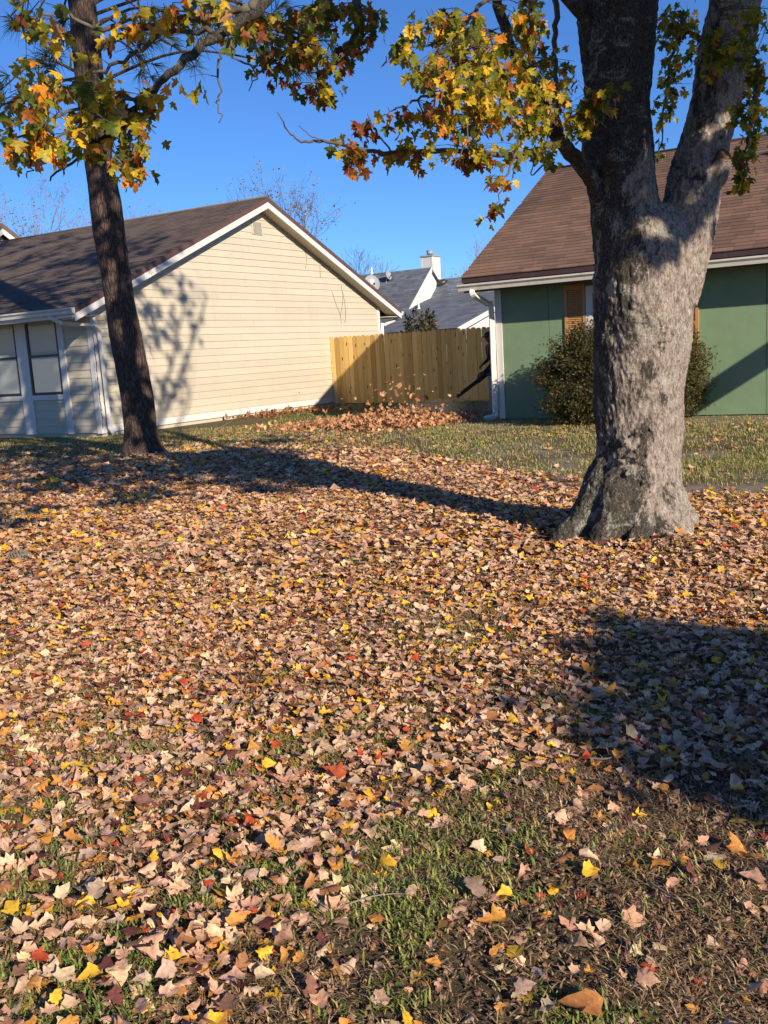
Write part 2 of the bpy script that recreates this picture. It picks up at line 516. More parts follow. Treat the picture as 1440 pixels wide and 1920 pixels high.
def rounded_rect(w, h, r=0.012):
    out = []
    for cx, cy, a0 in ((w / 2 - r, h / 2 - r, 0), (-w / 2 + r, h / 2 - r, 90), (-w / 2 + r, -h / 2 + r, 180), (w / 2 - r, -h / 2 + r, 270)):
        for a in (0, 45, 90):
            t = math.radians(a0 + a); out.append((cx + r * math.cos(t), cy + r * math.sin(t)))
    return out
def smooth_path(pts, n=6):
    pts = [Vector(p) for p in pts]
    out = []
    for i in range(len(pts) - 1):
        p0 = pts[max(i - 1, 0)]; p1 = pts[i]; p2 = pts[i + 1]; p3 = pts[min(i + 2, len(pts) - 1)]
        for k in range(n):
            t = k / n
            out.append(0.5 * ((2 * p1) + (p2 - p0) * t + (2 * p0 - 5 * p1 + 4 * p2 - p3) * t * t + (3 * p1 - p0 - 3 * p2 + p3) * t ** 3))
    out.append(pts[-1])
    return out
def lerp_list(vals, n):
    return list(np.interp(np.linspace(0, len(vals) - 1, n), range(len(vals)), vals))

# value noise usable on numpy arrays
def vnoise(x, y, seed=0):
    xi = np.floor(x).astype(np.int64); yi = np.floor(y).astype(np.int64)
    xf = x - xi; yf = y - yi
    def h(a, b):
        n = (a * 374761393 + b * 668265263 + seed * 1442695041) & 0x7fffffff
        n = ((n ^ (n >> 13)) * 1274126177) & 0x7fffffff
        return ((n ^ (n >> 16)) & 0xffff) / 65535.0
    u = xf * xf * (3 - 2 * xf); v = yf * yf * (3 - 2 * yf)
    return (h(xi, yi) * (1 - u) + h(xi + 1, yi) * u) * (1 - v) + (h(xi, yi + 1) * (1 - u) + h(xi + 1, yi + 1) * u) * v
def fbm(x, y, seed=0, oct=3):
    s = 0; a = 1; t = 0
    for i in range(oct):
        s = s + a * vnoise(x * 2 ** i, y * 2 ** i, seed + i); t += a; a *= 0.5
    return s / t
def sstep(a, b, x):
    t = np.clip((x - a) / (b - a), 0, 1)
    return t * t * (3 - 2 * t)

# ------------------------------------------------------------------ the ground
TREE = Vector((1.70, 6.50, 0.0))
def gz(x, y):
    x = np.asarray(x, float); y = np.asarray(y, float)
    near = sstep(16.5, 13.0, y)
    z = (fbm(x * 0.9, y * 0.9, 3) - 0.5) * 0.06 * near + (fbm(x * 5, y * 5, 9) - 0.5) * 0.045 * sstep(9, 5, y)
    d2 = (x - TREE.x) ** 2 + (y - TREE.y) ** 2
    return z + 0.05 * np.exp(-d2 / 0.9)
def gzs(x, y):
    return float(gz(np.array([x]), np.array([y]))[0])
def litter_density(x, y):
    ylim = np.interp(x, [-6, -2.0, -0.5, 0.6, 1.4, 2.2, 3.2, 5], [14.8, 14.8, 13.6, 12.0, 10.7, 8.9, 7.9, 7.3])
    ylim = ylim + (fbm(x * 0.8, y * 0.8, 21) - 0.5) * 1.8
    far = sstep(0.9, -0.9, y - ylim)
    far = np.where(x < 0, np.maximum(far, 0.24 * sstep(20.0, 16.0, y)), far)
    yn = np.interp(x, [-0.75, -0.5, -0.3, 0.0, 0.22, 0.6, 1.0, 1.6, 2.5], [0.4, 1.4, 2.3, 2.55, 2.72, 2.95, 2.75, 2.75, 2.9])
    yn = yn + (fbm(x * 2.2, y * 2.2, 5) - 0.5) * 1.0
    n = sstep(-0.22, 0.32, y - yn)
    left = np.where(x < -0.3, 0.60, 0.0)
    fg = 0.13 + 0.14 * fbm(x * 3, y * 3, 8) + 0.30 * sstep(-0.2, -0.5, x)
    base = fg * (1 - n) + n
    # greener gaps across the carpet
    gaps = sstep(0.60, 0.72, fbm(x * 1.7, y * 1.7, 31)) * sstep(7.0, 3.5, y)
    base = base * (1 - 0.45 * gaps * sstep(3.9, 3.1, y))
    base = base * (1 - 0.22 * sstep(3.0, 2.3, y))
    bald = np.exp(-(((x - 0.38) / 0.35) ** 2 + ((y - 4.55) / 0.42) ** 2))
    base = base * (1 - 0.55 * bald)
    return np.clip(base * far + 0.035 * sstep(18.5, 14.0, y), 0, 1)
def grass_amount(x, y):
    """green lawn 0..1"""
    g = 0.30 + 0.5 * (fbm(x * 1.3, y * 1.3, 44) - 0.3)
    farlawn = sstep(7.6, 9.0, y) * sstep(0.2, 1.8, x + (y - 11) * 0.1)
    farleft = sstep(13.5, 16.0, y) * sstep(1.0, -1.0, x)
    g = np.maximum(g, farlawn * (0.45 + 0.75 * sstep(0.38, 0.6, fbm(x * 0.9, y * 0.9, 12))))
    g = np.maximum(g, farleft * 0.65)
    g = np.clip(g, 0, 1)
    worn = np.exp(-(((x - 0.75) / 0.75) ** 2 + ((y - 2.75) / 0.28) ** 2))
    return np.clip(g * (1 - 0.85 * worn), 0, 1)
def sand_amount(x, y):
    strip = 1.3 * np.exp(-(((y - (8.35 - 0.05 * (x - 3))) / 0.34) ** 2)) * sstep(2.0, 2.6, x)
    p1 = np.exp(-(((x - 2.05) / 0.55) ** 2 + ((y - 10.4) / 0.8) ** 2))
    bed = sstep(-1.6, -0.9, (x - 2.29) * U1.x + (y - 17.97) * U1.y) * sstep(0.2, 1.2, x)
    s = np.maximum(np.maximum(strip, p1), bed * 0.8)
    n = fbm(x * 1.1, y * 1.1, 77)
    s = np.maximum(s, sstep(0.50, 0.60, n) * sstep(8.2, 9.2, y) * sstep(0.8, 1.8, x) * 0.9)
    return np.clip(s * 0.85 * (0.55 + 0.9 * fbm(x * 4, y * 4, 55)), 0, 1)
def build_ground():
    xs = np.concatenate([np.array([-400, -150, -60, -30]), np.arange(-16, 16.01, 0.16), np.array([30, 60, 150, 400])])
    ys = np.concatenate([np.array([-400, -120, -40, -15, -6, -2]), np.arange(0.4, 6, 0.07), np.arange(6, 20, 0.16), np.arange(20, 34, 0.6), np.array([40, 60, 120, 300, 700])])
    X, Y = np.meshgrid(xs, ys)
    Z = gz(X, Y)
    V = np.stack([X.ravel(), Y.ravel(), Z.ravel()], 1)
    nx = len(xs); ny = len(ys)
    i, j = np.meshgrid(np.arange(nx - 1), np.arange(ny - 1))
    a = (j * nx + i).ravel()
    T = np.concatenate([np.stack([a, a + 1, a + nx + 1], 1), np.stack([a, a + nx + 1, a + nx], 1)])
    c = np.stack([litter_density(V[:, 0], V[:, 1]), grass_amount(V[:, 0], V[:, 1]), sand_amount(V[:, 0], V[:, 1])], 1)
    me = fast_mesh('ground', V, T, c, 'cover', True)
    o = add_mesh('ground', me, M['ground'])
    tag(o, 'lawn of thin grass, thatch and bare sandy soil', None, None, 'structure')
build_ground()

# ------------------------------------------------------------------ shared building pieces
def shingle_mesh(fr3, a0, a1, run, exposure=0.14, tab=0.32, proud=0.012, seed=1, keep=None):
    """fr3(a, d) -> point on the roof top surface (a along the eave, d up the slope) ; n normal"""
    r = random.Random(seed)
    out = []
    rows = int(run / exposure) + 1
    for k in range(rows):
        d0 = k * exposure; d1 = min(d0 + exposure * 1.25, run)
        if d1 - d0 < 0.03: continue
        a = a0 - r.random() * tab
        while a < a1:
            b = a + tab * r.uniform(0.8, 1.15)
            x0 = max(a, a0) + 0.003; x1 = min(b, a1) - 0.003
            if x1 - x0 > 0.04:
                out.append((k, x0, x1, d0 + r.uniform(-0.004, 0.004), d1, r.uniform(0.72, 1.22)))
            a = b
    return out
def add_shingle(mb, fr3, n, x0, x1, d0, d1, tone, proud=0.014):
    lo = [fr3(x0, d0) + n * 0.001, fr3(x1, d0) + n * 0.001, fr3(x1, d1) + n * 0.001, fr3(x0, d1) + n * 0.001]
    hi = [fr3(x0, d0) + n * proud, fr3(x1, d0) + n * proud, fr3(x1, d1) + n * 0.003, fr3(x0, d1) + n * 0.003]
    mb.hexa(lo, hi, tone)
def gutter(name, mat, parent, p0, p1, out, h=0.115, w=0.12):
    """open K gutter between p0 and p1 (top back edge), projecting along out"""
    m = MB()
    prof = [(0, 0), (0, -h), (w * 0.62, -h), (w * 0.72, -h * 0.55), (w, -h * 0.25), (w, 0.0), (w * 0.84, 0.0), (w * 0.84, -0.012), (w * 0.93, -0.016), (w * 0.9, -h * 0.25), (w * 0.64, -h * 0.6), (w * 0.56, -h + 0.006), (0.006, -h + 0.006), (0.006, 0)]
    A = [Vector(p0) + Vector(out) * a + UZ * b for a, b in prof]
    B = [Vector(p1) + Vector(out) * a + UZ * b for a, b in prof]
    n = len(prof)
    m.add(A + B, [(i, (i + 1) % n, n + (i + 1) % n, n + i) for i in range(n)])
    # closed ends
    for P in (A, B):
        m.add([P[0], P[1], P[2], P[3], P[4], P[5]], [(0, 1, 2, 3, 4, 5)])
    return m.build(name, mat, parent)
def downspout(name, mat, parent, pts, xdir, w=0.085, d=0.065):
    m = MB()
    m.sweep(pts, rounded_rect(w, d), xdir)
    o = m.build(name, mat, parent)
    return o

# ------------------------------------------------------------------ cream house on the left
LP0 = gnd(192, 812, 0.08)
def L(s, t, z):
    return Vector((LP0.x, LP0.y, 0)) + U1 * s + U2 * t + UZ * z
def build_cream_house():
    H = empty('cream_house', L(0, 0, 0), 'cream lap-sided house with dark brown gable roof behind the pine', 'house')
    RID, RZ, MS = 5.74, 5.30, 0.4206
    SW = 11.31
    zt = lambda s: RZ - MS * abs(s - RID)
    # wall core
    m = MB()
    poly = [(0.02, 0.0), (SW - 0.02, 0.0), (SW - 0.02, zt(SW) - 0.2), (RID, RZ - 0.2), (0.02, zt(0) - 0.2)]
    m.prism([L(s, 0.02, z) for s, z in poly], [L(s, 13.0, z) for s, z in poly])
    m.build('wall', M['cream'], H)
    one_box('foundation', M['concrete'], H, L, 0.05, SW - 0.05, 0.05, 12.9, -0.2, 0.10)
    # lap boards on the gable
    E_ = 0.163
    z0 = 0.402 - E_
    k = 0
    r = random.Random(4)
    rows = [(0.085, z0)] + [(z0 + i * E_, z0 + (i + 1) * E_) for i in range(40)]
    for a, b in rows:
        top = RZ - 0.20
        if a > top - 0.06: break
        b2 = min(b, top)
        def lim(z):
            h = (RZ - 0.20 - z) / MS
            return max(0.0, RID - h), min(SW, RID + h)
        (l0, r0), (l1, r1) = lim(a), lim(b2)
        cuts = [0.0, 1.0]
        if r0 - l0 > 4 and r.random() < 0.55:
            cuts = [0.0, r.uniform(0.3, 0.7), 1.0]
        for c0, c1 in zip(cuts[:-1], cuts[1:]):
            g = 0.0015 if len(cuts) > 2 else 0
            A0 = l0 + (r0 - l0) * c0 + (g if c0 else 0); A1 = l0 + (r0 - l0) * c1 - (g if c1 < 1 else 0)
            # keep butt joints vertical
            B0 = max(l1, A0) if c0 else l1
            B1 = min(r1, A1) if c1 < 1 else r1
            if A0 < 0.02: A0 = 0.09
            if B0 < 0.02: B0 = 0.09
            if A1 > SW - 0.02: A1 = SW - 0.09
            if B1 > SW - 0.02: B1 = SW - 0.09
            if A1 - A0 < 0.05 or B1 - B0 < 0.01: continue
            mb = MB()
            pr = 0.020 + r.uniform(-0.001, 0.001)
            lo = [L(A0, 0.021, a), L(A1, 0.021, a), L(A1, -pr, a), L(A0, -pr, a)]
            hi = [L(B0, 0.021, b2 - 0.001), L(B1, 0.021, b2 - 0.001), L(B1, -0.006, b2 - 0.001), L(B0, -0.006, b2 - 0.001)]
            mb.hexa(lo, hi)
            mb.build('siding_board' if a > 0.1 else 'skirt_board', M['cream'] if a > 0.1 else M['white'], H)
    # corner boards
    mb = MB(); mb.box(L, -0.035, 0.088, -0.035, 0.004, 0.07, zt(0) - 0.2); mb.box(L, -0.035, 0.004, 0.0042, 0.10, 0.07, zt(0) - 0.2)
    mb.build('corner_board', M['white'], H)
    mb = MB(); mb.box(L, SW - 0.088, SW + 0.035, -0.035, 0.004, 0.07, zt(SW) - 0.2)
    mb.build('corner_board', M['white'], H)
    # front wall: casing posts, sills, boards and windows (front faces -U1: s negative)
    TEND = 13.0
    posts = [(0.80, 0.97), (1.94, 2.28), (3.22, 3.56), (4.5, 4.67)]
    for a, b in posts:
        one_box('casing_post', M['white'], H, L, -0.05, 0.015, a, b, 0.07, 2.62, 0.004)
    wins = [(0.97, 1.94), (2.28, 3.22), (3.56, 4.5)]
    def fboard(t0, t1, a, b):
        mb = MB()
        mb.hexa([L(0.016, t0, a), L(0.016, t1, a), L(-0.022, t1, a), L(-0.022, t0, a)], [L(0.016, t0, b - .001), L(0.016, t1, b - .001), L(-0.006, t1, b - .001), L(-0.006, t0, b - .001)])
        mb.build('siding_board', M['cream'], H)
    for a, b in rows:
        if a >= 2.6: break
        nm_b = min(b, 2.62)
        fboard(0.102, 0.798, a, nm_b)
        if a < 0.75:
            for t0, t1 in wins:
                fboard(t0 + 0.002, t1 - 0.002, a, min(nm_b, 0.80))
        fboard(4.672, TEND, a, nm_b)
    for wi, (t0, t1) in enumerate(wins):
        one_box('window_sill', M['white'], H, L, -0.045, 0.015, t0 + 0.003, t1 - 0.003, 0.801, 0.905)
        W = one_box('window', M['unlit_room'], H, L, 0.002, 0.016, t0, t1, 0.905, 2.62)
        fm = MB()
        fw = 0.055
        for (a, b, c, d) in ((t0 + .001, t0 + fw, 0.906, 2.62), (t1 - fw, t1 - .001, 0.906, 2.62), (t0 + fw, t1 - fw, 0.906, 0.906 + fw), (t0 + fw, t1 - fw, 2.62 - fw, 2.62), (t0 + fw, t1 - fw, 1.70, 1.745)):
            fm.box(L, -0.042, 0.001, a, b, c, d)
        fm.build('frame', M['blackish'], W)
        for c, d, x in ((0.961, 1.70, -0.026), (1.745, 2.565, -0.018)):
            pane_quad(W, L, x, x, t0 + fw, t1 - fw, c, d, 'b')
        bl = MB()
        z = 0.965
        while z < 2.56:
            bl.hexa([L(-0.0015, t0 + fw, z), L(-0.0015, t1 - fw, z), L(-0.010, t1 - fw, z + 0.006), L(-0.010, t0 + fw, z + 0.006)], [L(-0.0015, t0 + fw, z + 0.002), L(-0.0015, t1 - fw, z + 0.002), L(-0.010, t1 - fw, z + 0.022), L(-0.010, t0 + fw, z + 0.022)])
            z += 0.021
        bl.build('blind', M['blind'], W)
    # roof: deck, shingles, rakes, soffits
    ROV = -0.35
    m = MB()
    th = 0.13
    for sg in (-1, 1):
        se = -0.68 if sg < 0 else 12.1
        A = [L(se, ROV + 0.01, zt(se)), L(RID, ROV + 0.01, RZ), L(RID, ROV + 0.01, RZ - th), L(se, ROV + 0.01, zt(se) - th)]
        B = [p + U2 * (13.3 - ROV) for p in A]
        m.prism(A, B)
    roof = m.build('roof', M['darktrim'], H)
    cs = math.sqrt(1 + MS * MS)
    for sg in (-1, 1):
        se = -0.68 if sg < 0 else 12.1
        run = abs(RID - se) * cs
        def fr3(a, d, sg=sg, se=se):
            s = se - sg * d / cs
            return L(s, a, zt(s))
        nrm = (U1 * (-MS) + UZ).normalized() if sg < 0 else (U1 * MS + UZ).normalized()
        sm = MB()
        for k, x0, x1, d0, d1, tone in shingle_mesh(fr3, ROV - 0.02, 13.0, run, 0.145, 0.33, seed=3 + sg):
            add_shingle(sm, fr3, nrm, x0, x1, d0, d1, tone)
        tag(sm.build('shingle_courses', M['shingle_brown'], roof), kind='stuff')
    mb = MB()
    mb.tube([L(RID, ROV - 0.02, RZ + 0.012), L(RID, 13, RZ + 0.012)], 0.03, 6)
    mb.build('ridge_cap', M['shingle_brown'], roof)
    # rake pieces on the gable side
    for sg in (-1, 1):
        se = -0.70 if sg < 0 else 12.08
        def strip(nm, mt, t0, t1, up, dn):
            q = MB()
            lo = [L(se, t0, zt(se) - dn), L(RID, t0, RZ - dn), L(RID, t1, RZ - dn), L(se, t1, zt(se) - dn)]
            hi = [L(se, t0, zt(se) - up), L(RID, t0, RZ - up), L(RID, t1, RZ - up), L(se, t1, zt(se) - up)]
            q.hexa(lo, hi); q.build(nm, mt, H)
        strip('drip_edge', M['maroon'], ROV - 0.03, ROV + 0.008, 0.004, 0.115)
        strip('rake_board', M['white'], ROV - 0.022, ROV + 0.012, 0.117, 0.262)
        q = MB()
        lo = [L(se + (0.02 if sg < 0 else -0.02), ROV + 0.014, zt(se) - 0.222), L(RID, ROV + 0.014, RZ - 0.222), L(RID, 0.019, RZ - 0.222), L(se + (0.02 if sg < 0 else -0.02), 0.019, zt(se) - 0.222)]
        q.hexa(lo, [p + UZ * 0.02 for p in lo]); q.build('soffit', M['soffit'], H)
    # eave soffits, boxed ends and fascia
    for s0, s1 in ((-0.66, -0.03), (SW + 0.03, 12.06)):
        one_box('soffit', M['soffit'], H, L, s0, s1, ROV + 0.03, 13.0, 2.42, 2.44)
    one_box('fascia', M['white'], H, L, -0.70, -0.663, ROV + 0.0, 13.0, 2.40, 2.545)
    one_box('fascia', M['white'], H, L, 12.063, 12.10, ROV + 0.0, 13.0, 2.40, 2.545)
    gutter('gutter', M['white'], H, L(-0.702, ROV - 0.02, 2.585), L(-0.702, 13, 2.585), -U1)
    gutter('gutter', M['white'], H, L(12.102, ROV - 0.02, 2.585), L(12.102, 13, 2.585), U1)
    pts = smooth_path([L(-0.74, 0.30, 2.47), L(-0.72, 0.24, 2.40), L(-0.55, 0.12, 2.31), L(-0.12, -0.09, 2.25), L(0.06, -0.125, 2.16), L(0.10, -0.105, 2.0), L(0.135, -0.085, 1.0), L(0.135, -0.085, 0.25), L(0.135, -0.10, 0.16), L(0.09, -0.24, 0.05)], 5)
    downspout('downspout', M['white'], H, pts, (1, 0.3, 0))
    pts = smooth_path([L(12.17, -0.15, 2.47), L(12.15, -0.12, 2.36), L(11.55, -0.05, 2.2), L(11.40, -0.06, 2.05), L(11.40, -0.06, 0.2)], 5)
    downspout('downspout', M['white'], H, pts, (1, 0.3, 0))
    # gable vent
    V_ = one_box('gable_vent', M['cream'], H, L, 5.48, 5.89, -0.032, -0.021, 4.44, 4.79)
    for i in range(13):
        z = 4.475 + i * 0.0225
        q = MB(); q.hexa([L(5.52, -0.033, z), L(5.85, -0.033, z), L(5.85, -0.05, z - 0.012), L(5.52, -0.05, z - 0.012)], [L(5.52, -0.033, z + 0.004), L(5.85, -0.033, z + 0.004), L(5.85, -0.05, z - 0.008), L(5.52, -0.05, z - 0.008)])
        q.build('slat', M['offwhite'], V_)
    # roof vent pipe near the ridge end
    q = MB(); q.tube([L(4.6, 9.1, 4.7), L(4.6, 9.1, 5.28)], 0.05, 10); q.build('vent_pipe', M['metal'], roof)
    return H
build_cream_house()

def build_house_strings():
    # string of small bulbs hanging beside the corner board
    o = empty('string_lights', L(-0.06, -0.06, 0.1), 'thin wire of small bulbs hanging along the cream house corner board', 'string lights')
    r = random.Random(9)
    pts = []
    for i in range(25):
        z = 2.1 - i * 0.08
        pts.append(L(-0.02 + r.uniform(-0.008, 0.008), -0.055 + r.uniform(-0.008, 0.006), z))
    m = MB(); m.tube(pts, 0.005, 5); m.build('wire', M['blackish'], o)
    for i in range(1, 25, 2):
        q = MB(); p = pts[i]; q.tube([p, p + Vector((0.012, -0.018, -0.02)), p + Vector((0.014, -0.02, -0.045))], [0.006, 0.011, 0.003], 6)
        q.build('bulb', M['bulb'], o)
    # dried vine marks on the gable
    v = empty('dry_vine', L(9.2, -0.03, 2.0), 'thin dry vine tendrils clinging high on the cream gable wall', 'vine')
    def gp(px, py): return on_plane(px, py, L(0, -0.026, 0), U2)
    for path in ([(622, 545), (630, 570), (638, 590), (640, 606)], [(640, 535), (643, 560), (640, 583), (638, 592)], [(643, 548), (648, 580), (647, 605)], [(572, 470), (575, 485), (573, 505)], [(600, 500), (601, 520)]):
        q = MB(); q.tube(smooth_path([gp(*p) for p in path], 4), 0.004, 4); q.build('tendril', M['rope'], v)
build_house_strings()

# ------------------------------------------------------------------ green house on the right
RQ0 = gnd(940, 787, 0.0)
def Rg(s, t, z):
    return Vector((RQ0.x, RQ0.y, 0)) - U2 * s + U1 * t + UZ * z
def build_green_house():
    H = empty('green_house', Rg(0, 0, 0), 'faded green panel-sided house with brown shingle roof behind the maple', 'house')
    EZ, ET, RT, RZ = 2.60, -0.66, 3.8, 5.0
    MS = (RZ - EZ) / (RT - ET)
    zt = lambda t: RZ - MS * abs(t - RT)
    SE = 13.0
    m = MB()
    poly = [(0.02, 0.0), (7.58, 0.0), (7.58, zt(7.6) - 0.2), (RT, RZ - 0.22), (0.02, zt(0) - 0.2)]
    m.prism([Rg(0.02, t, z) for t, z in poly], [Rg(SE, t, z) for t, z in poly])
    m.build('wall', M['green'], H)
    one_box('foundation', M['concrete'], H, Rg, 0.06, SE, 0.06, 7.5, -0.2, 0.05)
    seams = [0.10, 1.0, 2.22, 3.44, 4.66, 5.88, 7.1, 8.32, 9.54, 10.76, 12.0]
    for a, b in zip(seams[:-1], seams[1:]):
        one_box('panel', M['green'], H, Rg, a + 0.004, b - 0.004, -0.014, 0.019, 0.02, 2.44, 0.002)
    one_box('corner_board', M['white'], H, Rg, -0.03, 0.098, -0.034, 0.02, 0.02, 2.42, 0.003)
    # gable end panels
    for k in range(6):
        a = 0.05 + k * 1.22; b = min(a + 1.22, 7.55)
        ztop = min(zt(a), zt(b)) - 0.24
        one_box('panel', M['green'], H, Rg, -0.012, 0.018, a + 0.03, b - 0.003, 0.02, ztop, 0.002)
    # window and shutters under the eave
    W = one_box('window', M['unlit_room'], H, Rg, 1.80, 3.12, -0.022, -0.0145, 0.95, 2.20)
    fm = MB()
    for (a, b, c, d) in ((1.70, 1.82, 0.85, 2.30), (3.10, 3.22, 0.85, 2.30), (1.8205, 3.0995, 2.18, 2.30), (1.8205, 3.0995, 0.85, 0.97), (2.44, 2.48, 0.9705, 2.1795), (1.8205, 2.4395, 1.55, 1.59), (2.4805, 3.0995, 1.55, 1.59)):
        fm.box(Rg, a, b, -0.045, -0.0225, c, d)
    fm.build('frame', M['white'], W)
    for a, b in ((1.82, 2.44), (2.48, 3.10)):
        pane_quad(W, Rg, a, b, -0.033, -0.033, 0.97, 2.18, 'a')
    for a in (1.31, 3.23):
        S = one_box('shutter', M['shutter'], H, Rg, a, a + 0.38, -0.024, -0.0145, 0.85, 2.34)
        q = MB()
        for (x0, x1, c, d) in ((a, a + 0.05, 0.85, 2.34), (a + 0.33, a + 0.38, 0.85, 2.34), (a + 0.0505, a + 0.3295, 0.85, 0.92), (a + 0.0505, a + 0.3295, 2.27, 2.34), (a + 0.0505, a + 0.3295, 1.50, 1.57)):
            q.box(Rg, x0, x1, -0.05, -0.0245, c, d)
        q.build('frame', M['shutter'], S)
        q = MB()
        for lo, hi in ((0.925, 1.495), (1.575, 2.265)):
            z = lo
            while z < hi - 0.02:
                q.hexa([Rg(a + .051, -0.025, z + 0.02), Rg(a + .329, -0.025, z + 0.02), Rg(a + .329, -0.044, z), Rg(a + .051, -0.044, z)], [Rg(a + .051, -0.025, z + 0.027), Rg(a + .329, -0.025, z + 0.027), Rg(a + .329, -0.044, z + 0.007), Rg(a + .051, -0.044, z + 0.007)])
                z += 0.034
        tag(q.build('louvers', M['shutter'], S), kind='stuff')
    # roof
    RS = -0.37
    m = MB(); th = 0.10
    for sg in (-1, 1):
        te = ET if sg < 0 else 2 * RT - ET
        A = [Rg(RS, te, zt(te)), Rg(RS, RT, RZ), Rg(RS, RT, RZ - th), Rg(RS, te, zt(te) - th)]
        B = [p - U2 * (SE + 0.4) for p in A]
        m.prism(A, B)
    roof = m.build('roof', M['darktrim'], H)
    cs = math.sqrt(1 + MS * MS)
    def fr3(a, d):
        t = ET - 0.02 + d / cs
        return Rg(a, t, zt(t))
    nrm = (U1 * (-MS) + UZ).normalized()
    run = (RT - ET + 0.02) * cs
    lst = shingle_mesh(fr3, RS - 0.02, SE, run, 0.135, 0.33, seed=8)
    px = np.array([fr3((a + b) / 2, d0) for (k, a, b, d0, d1, t) in lst])
    qx, qy, qd = project_np(px)
    hidden = (qx > 1115) & (qx < 1300)
    score = np.where((qx > 860) & (qx < 1445) & (~hidden), qd, 1e6)
    order = np.argsort(score)[:300]
    chosen = set(order.tolist())
    rest = MB()
    for i, (k, a, b, d0, d1, tone) in enumerate(lst):
        if i in chosen:
            q = MB(); add_shingle(q, fr3, nrm, a, b, d0, d1, 1.0, 0.016)
            q.build('shingle', M['shingle_red'], roof)
        else:
            add_shingle(rest, fr3, nrm, a, b, d0, d1, tone, 0.016)
    tag(rest.build('shingle_courses', M['shingle_red'], roof), kind='stuff')
    q = MB(); q.tube([Rg(RS - 0.02, RT, RZ + 0.012), Rg(SE, RT, RZ + 0.012)], 0.035, 6); q.build('ridge_cap', M['shingle_red'], roof)
    # fascia, soffit, gutter
    one_box('fascia', M['darktrim'], H, Rg, RS + 0.02, SE, ET + 0.035, ET + 0.07, 2.33, 2.515)
    one_box('soffit', M['darktrim'], H, Rg, RS + 0.03, SE, ET + 0.072, -0.036, 2.405, 2.425)
    gutter('gutter', M['offwhite'], H, Rg(-0.43, ET + 0.03, 2.475), Rg(SE, ET + 0.03, 2.475), -U1, 0.115, 0.12)
    q = MB()
    A = [Rg(RS + 0.01, ET + 0.05, zt(ET + 0.05) - 0.104), Rg(RS + 0.01, RT, RZ - 0.104), Rg(RS + 0.04, RT, RZ - 0.104), Rg(RS + 0.04, ET + 0.05, zt(ET + 0.05) - 0.104)]
    q.hexa([p - UZ * 0.15 for p in A], A); q.build('rake_board', M['offwhite'], H)
    pts = smooth_path([Rg(-0.16, ET - 0.03, 2.37), Rg(-0.15, ET + 0.0, 2.28), Rg(-0.10, -0.22, 2.14), Rg(-0.075, -0.09, 2.02), Rg(-0.075, -0.085, 1.0), Rg(-0.075, -0.085, 0.16), Rg(-0.10, -0.11, 0.07), Rg(-0.26, -0.19, 0.03)], 5)
    downspout('downspout', M['white'], H, pts, (1, 0, 0), 0.10, 0.075)
    return H
build_green_house()

# ------------------------------------------------------------------ wooden fence between the houses
def build_fence():
    F0 = L(8.58, -0.03, 0)
    def Fr(a, b, z):
        return Vector((F0.x, F0.y, 0)) - U2 * a + U1 * b + UZ * z
    H = empty('picket_fence', Fr(0, 0, 0), 'new yellow pine privacy fence joining the two houses', 'fence')
    r = random.Random(2)
    w = 0.138
    meshes = []
    for k in range(4):
        q = MB()
        hh = 1.83
        pr = [(0.0, 0.0), (w, 0.0), (w, hh - 0.05), (w - 0.012, hh - 0.02), (w - 0.035, hh), (0.035, hh), (0.012, hh - 0.02), (0.0, hh - 0.05)]
        q.prism([Vector((x, 0, z)) for x, z in pr], [Vector((x, 0.018, z)) for x, z in pr])
        meshes.append(q.mesh('picket'))
        meshes[-1].materials.append(M['picket'])
    rot = Matrix(((-U2.x, U1.x, 0), (-U2.y, U1.y, 0), (0, 0, 1))).to_4x4()
    a = 0.0
    i = 0
    while a < 8.4:
        o = bpy.data.objects.new('picket', meshes[i % 4]); COL.objects.link(o)
        o.parent = H
        p = Fr(a, r.uniform(-0.004, 0.004), r.uniform(-0.015, 0.01) + 0.05 - 0.014 * a) - H.location
        o.matrix_local = Matrix.Translation(p) @ rot @ Matrix.Rotation(r.uniform(-0.004, 0.004), 4, 'Y') @ Matrix.Scale(1 + 0.006 * a, 4, UZ)
        a += w + r.choice([0.003, 0.004, 0.005, 0.006, 0.006, 0.007, 0.010])
        i += 1
    for z in (0.35, 0.95, 1.5):
        one_box('rail', M['picket'], H, Fr, 0.0, 8.4, 0.024, 0.062, z, z + 0.085)
    for k in range(4):
        one_box('post', M['picket'], H, Fr, 0.1 + k * 2.44, 0.19 + k * 2.44, 0.064, 0.154, -0.2, 1.78)
build_fence()

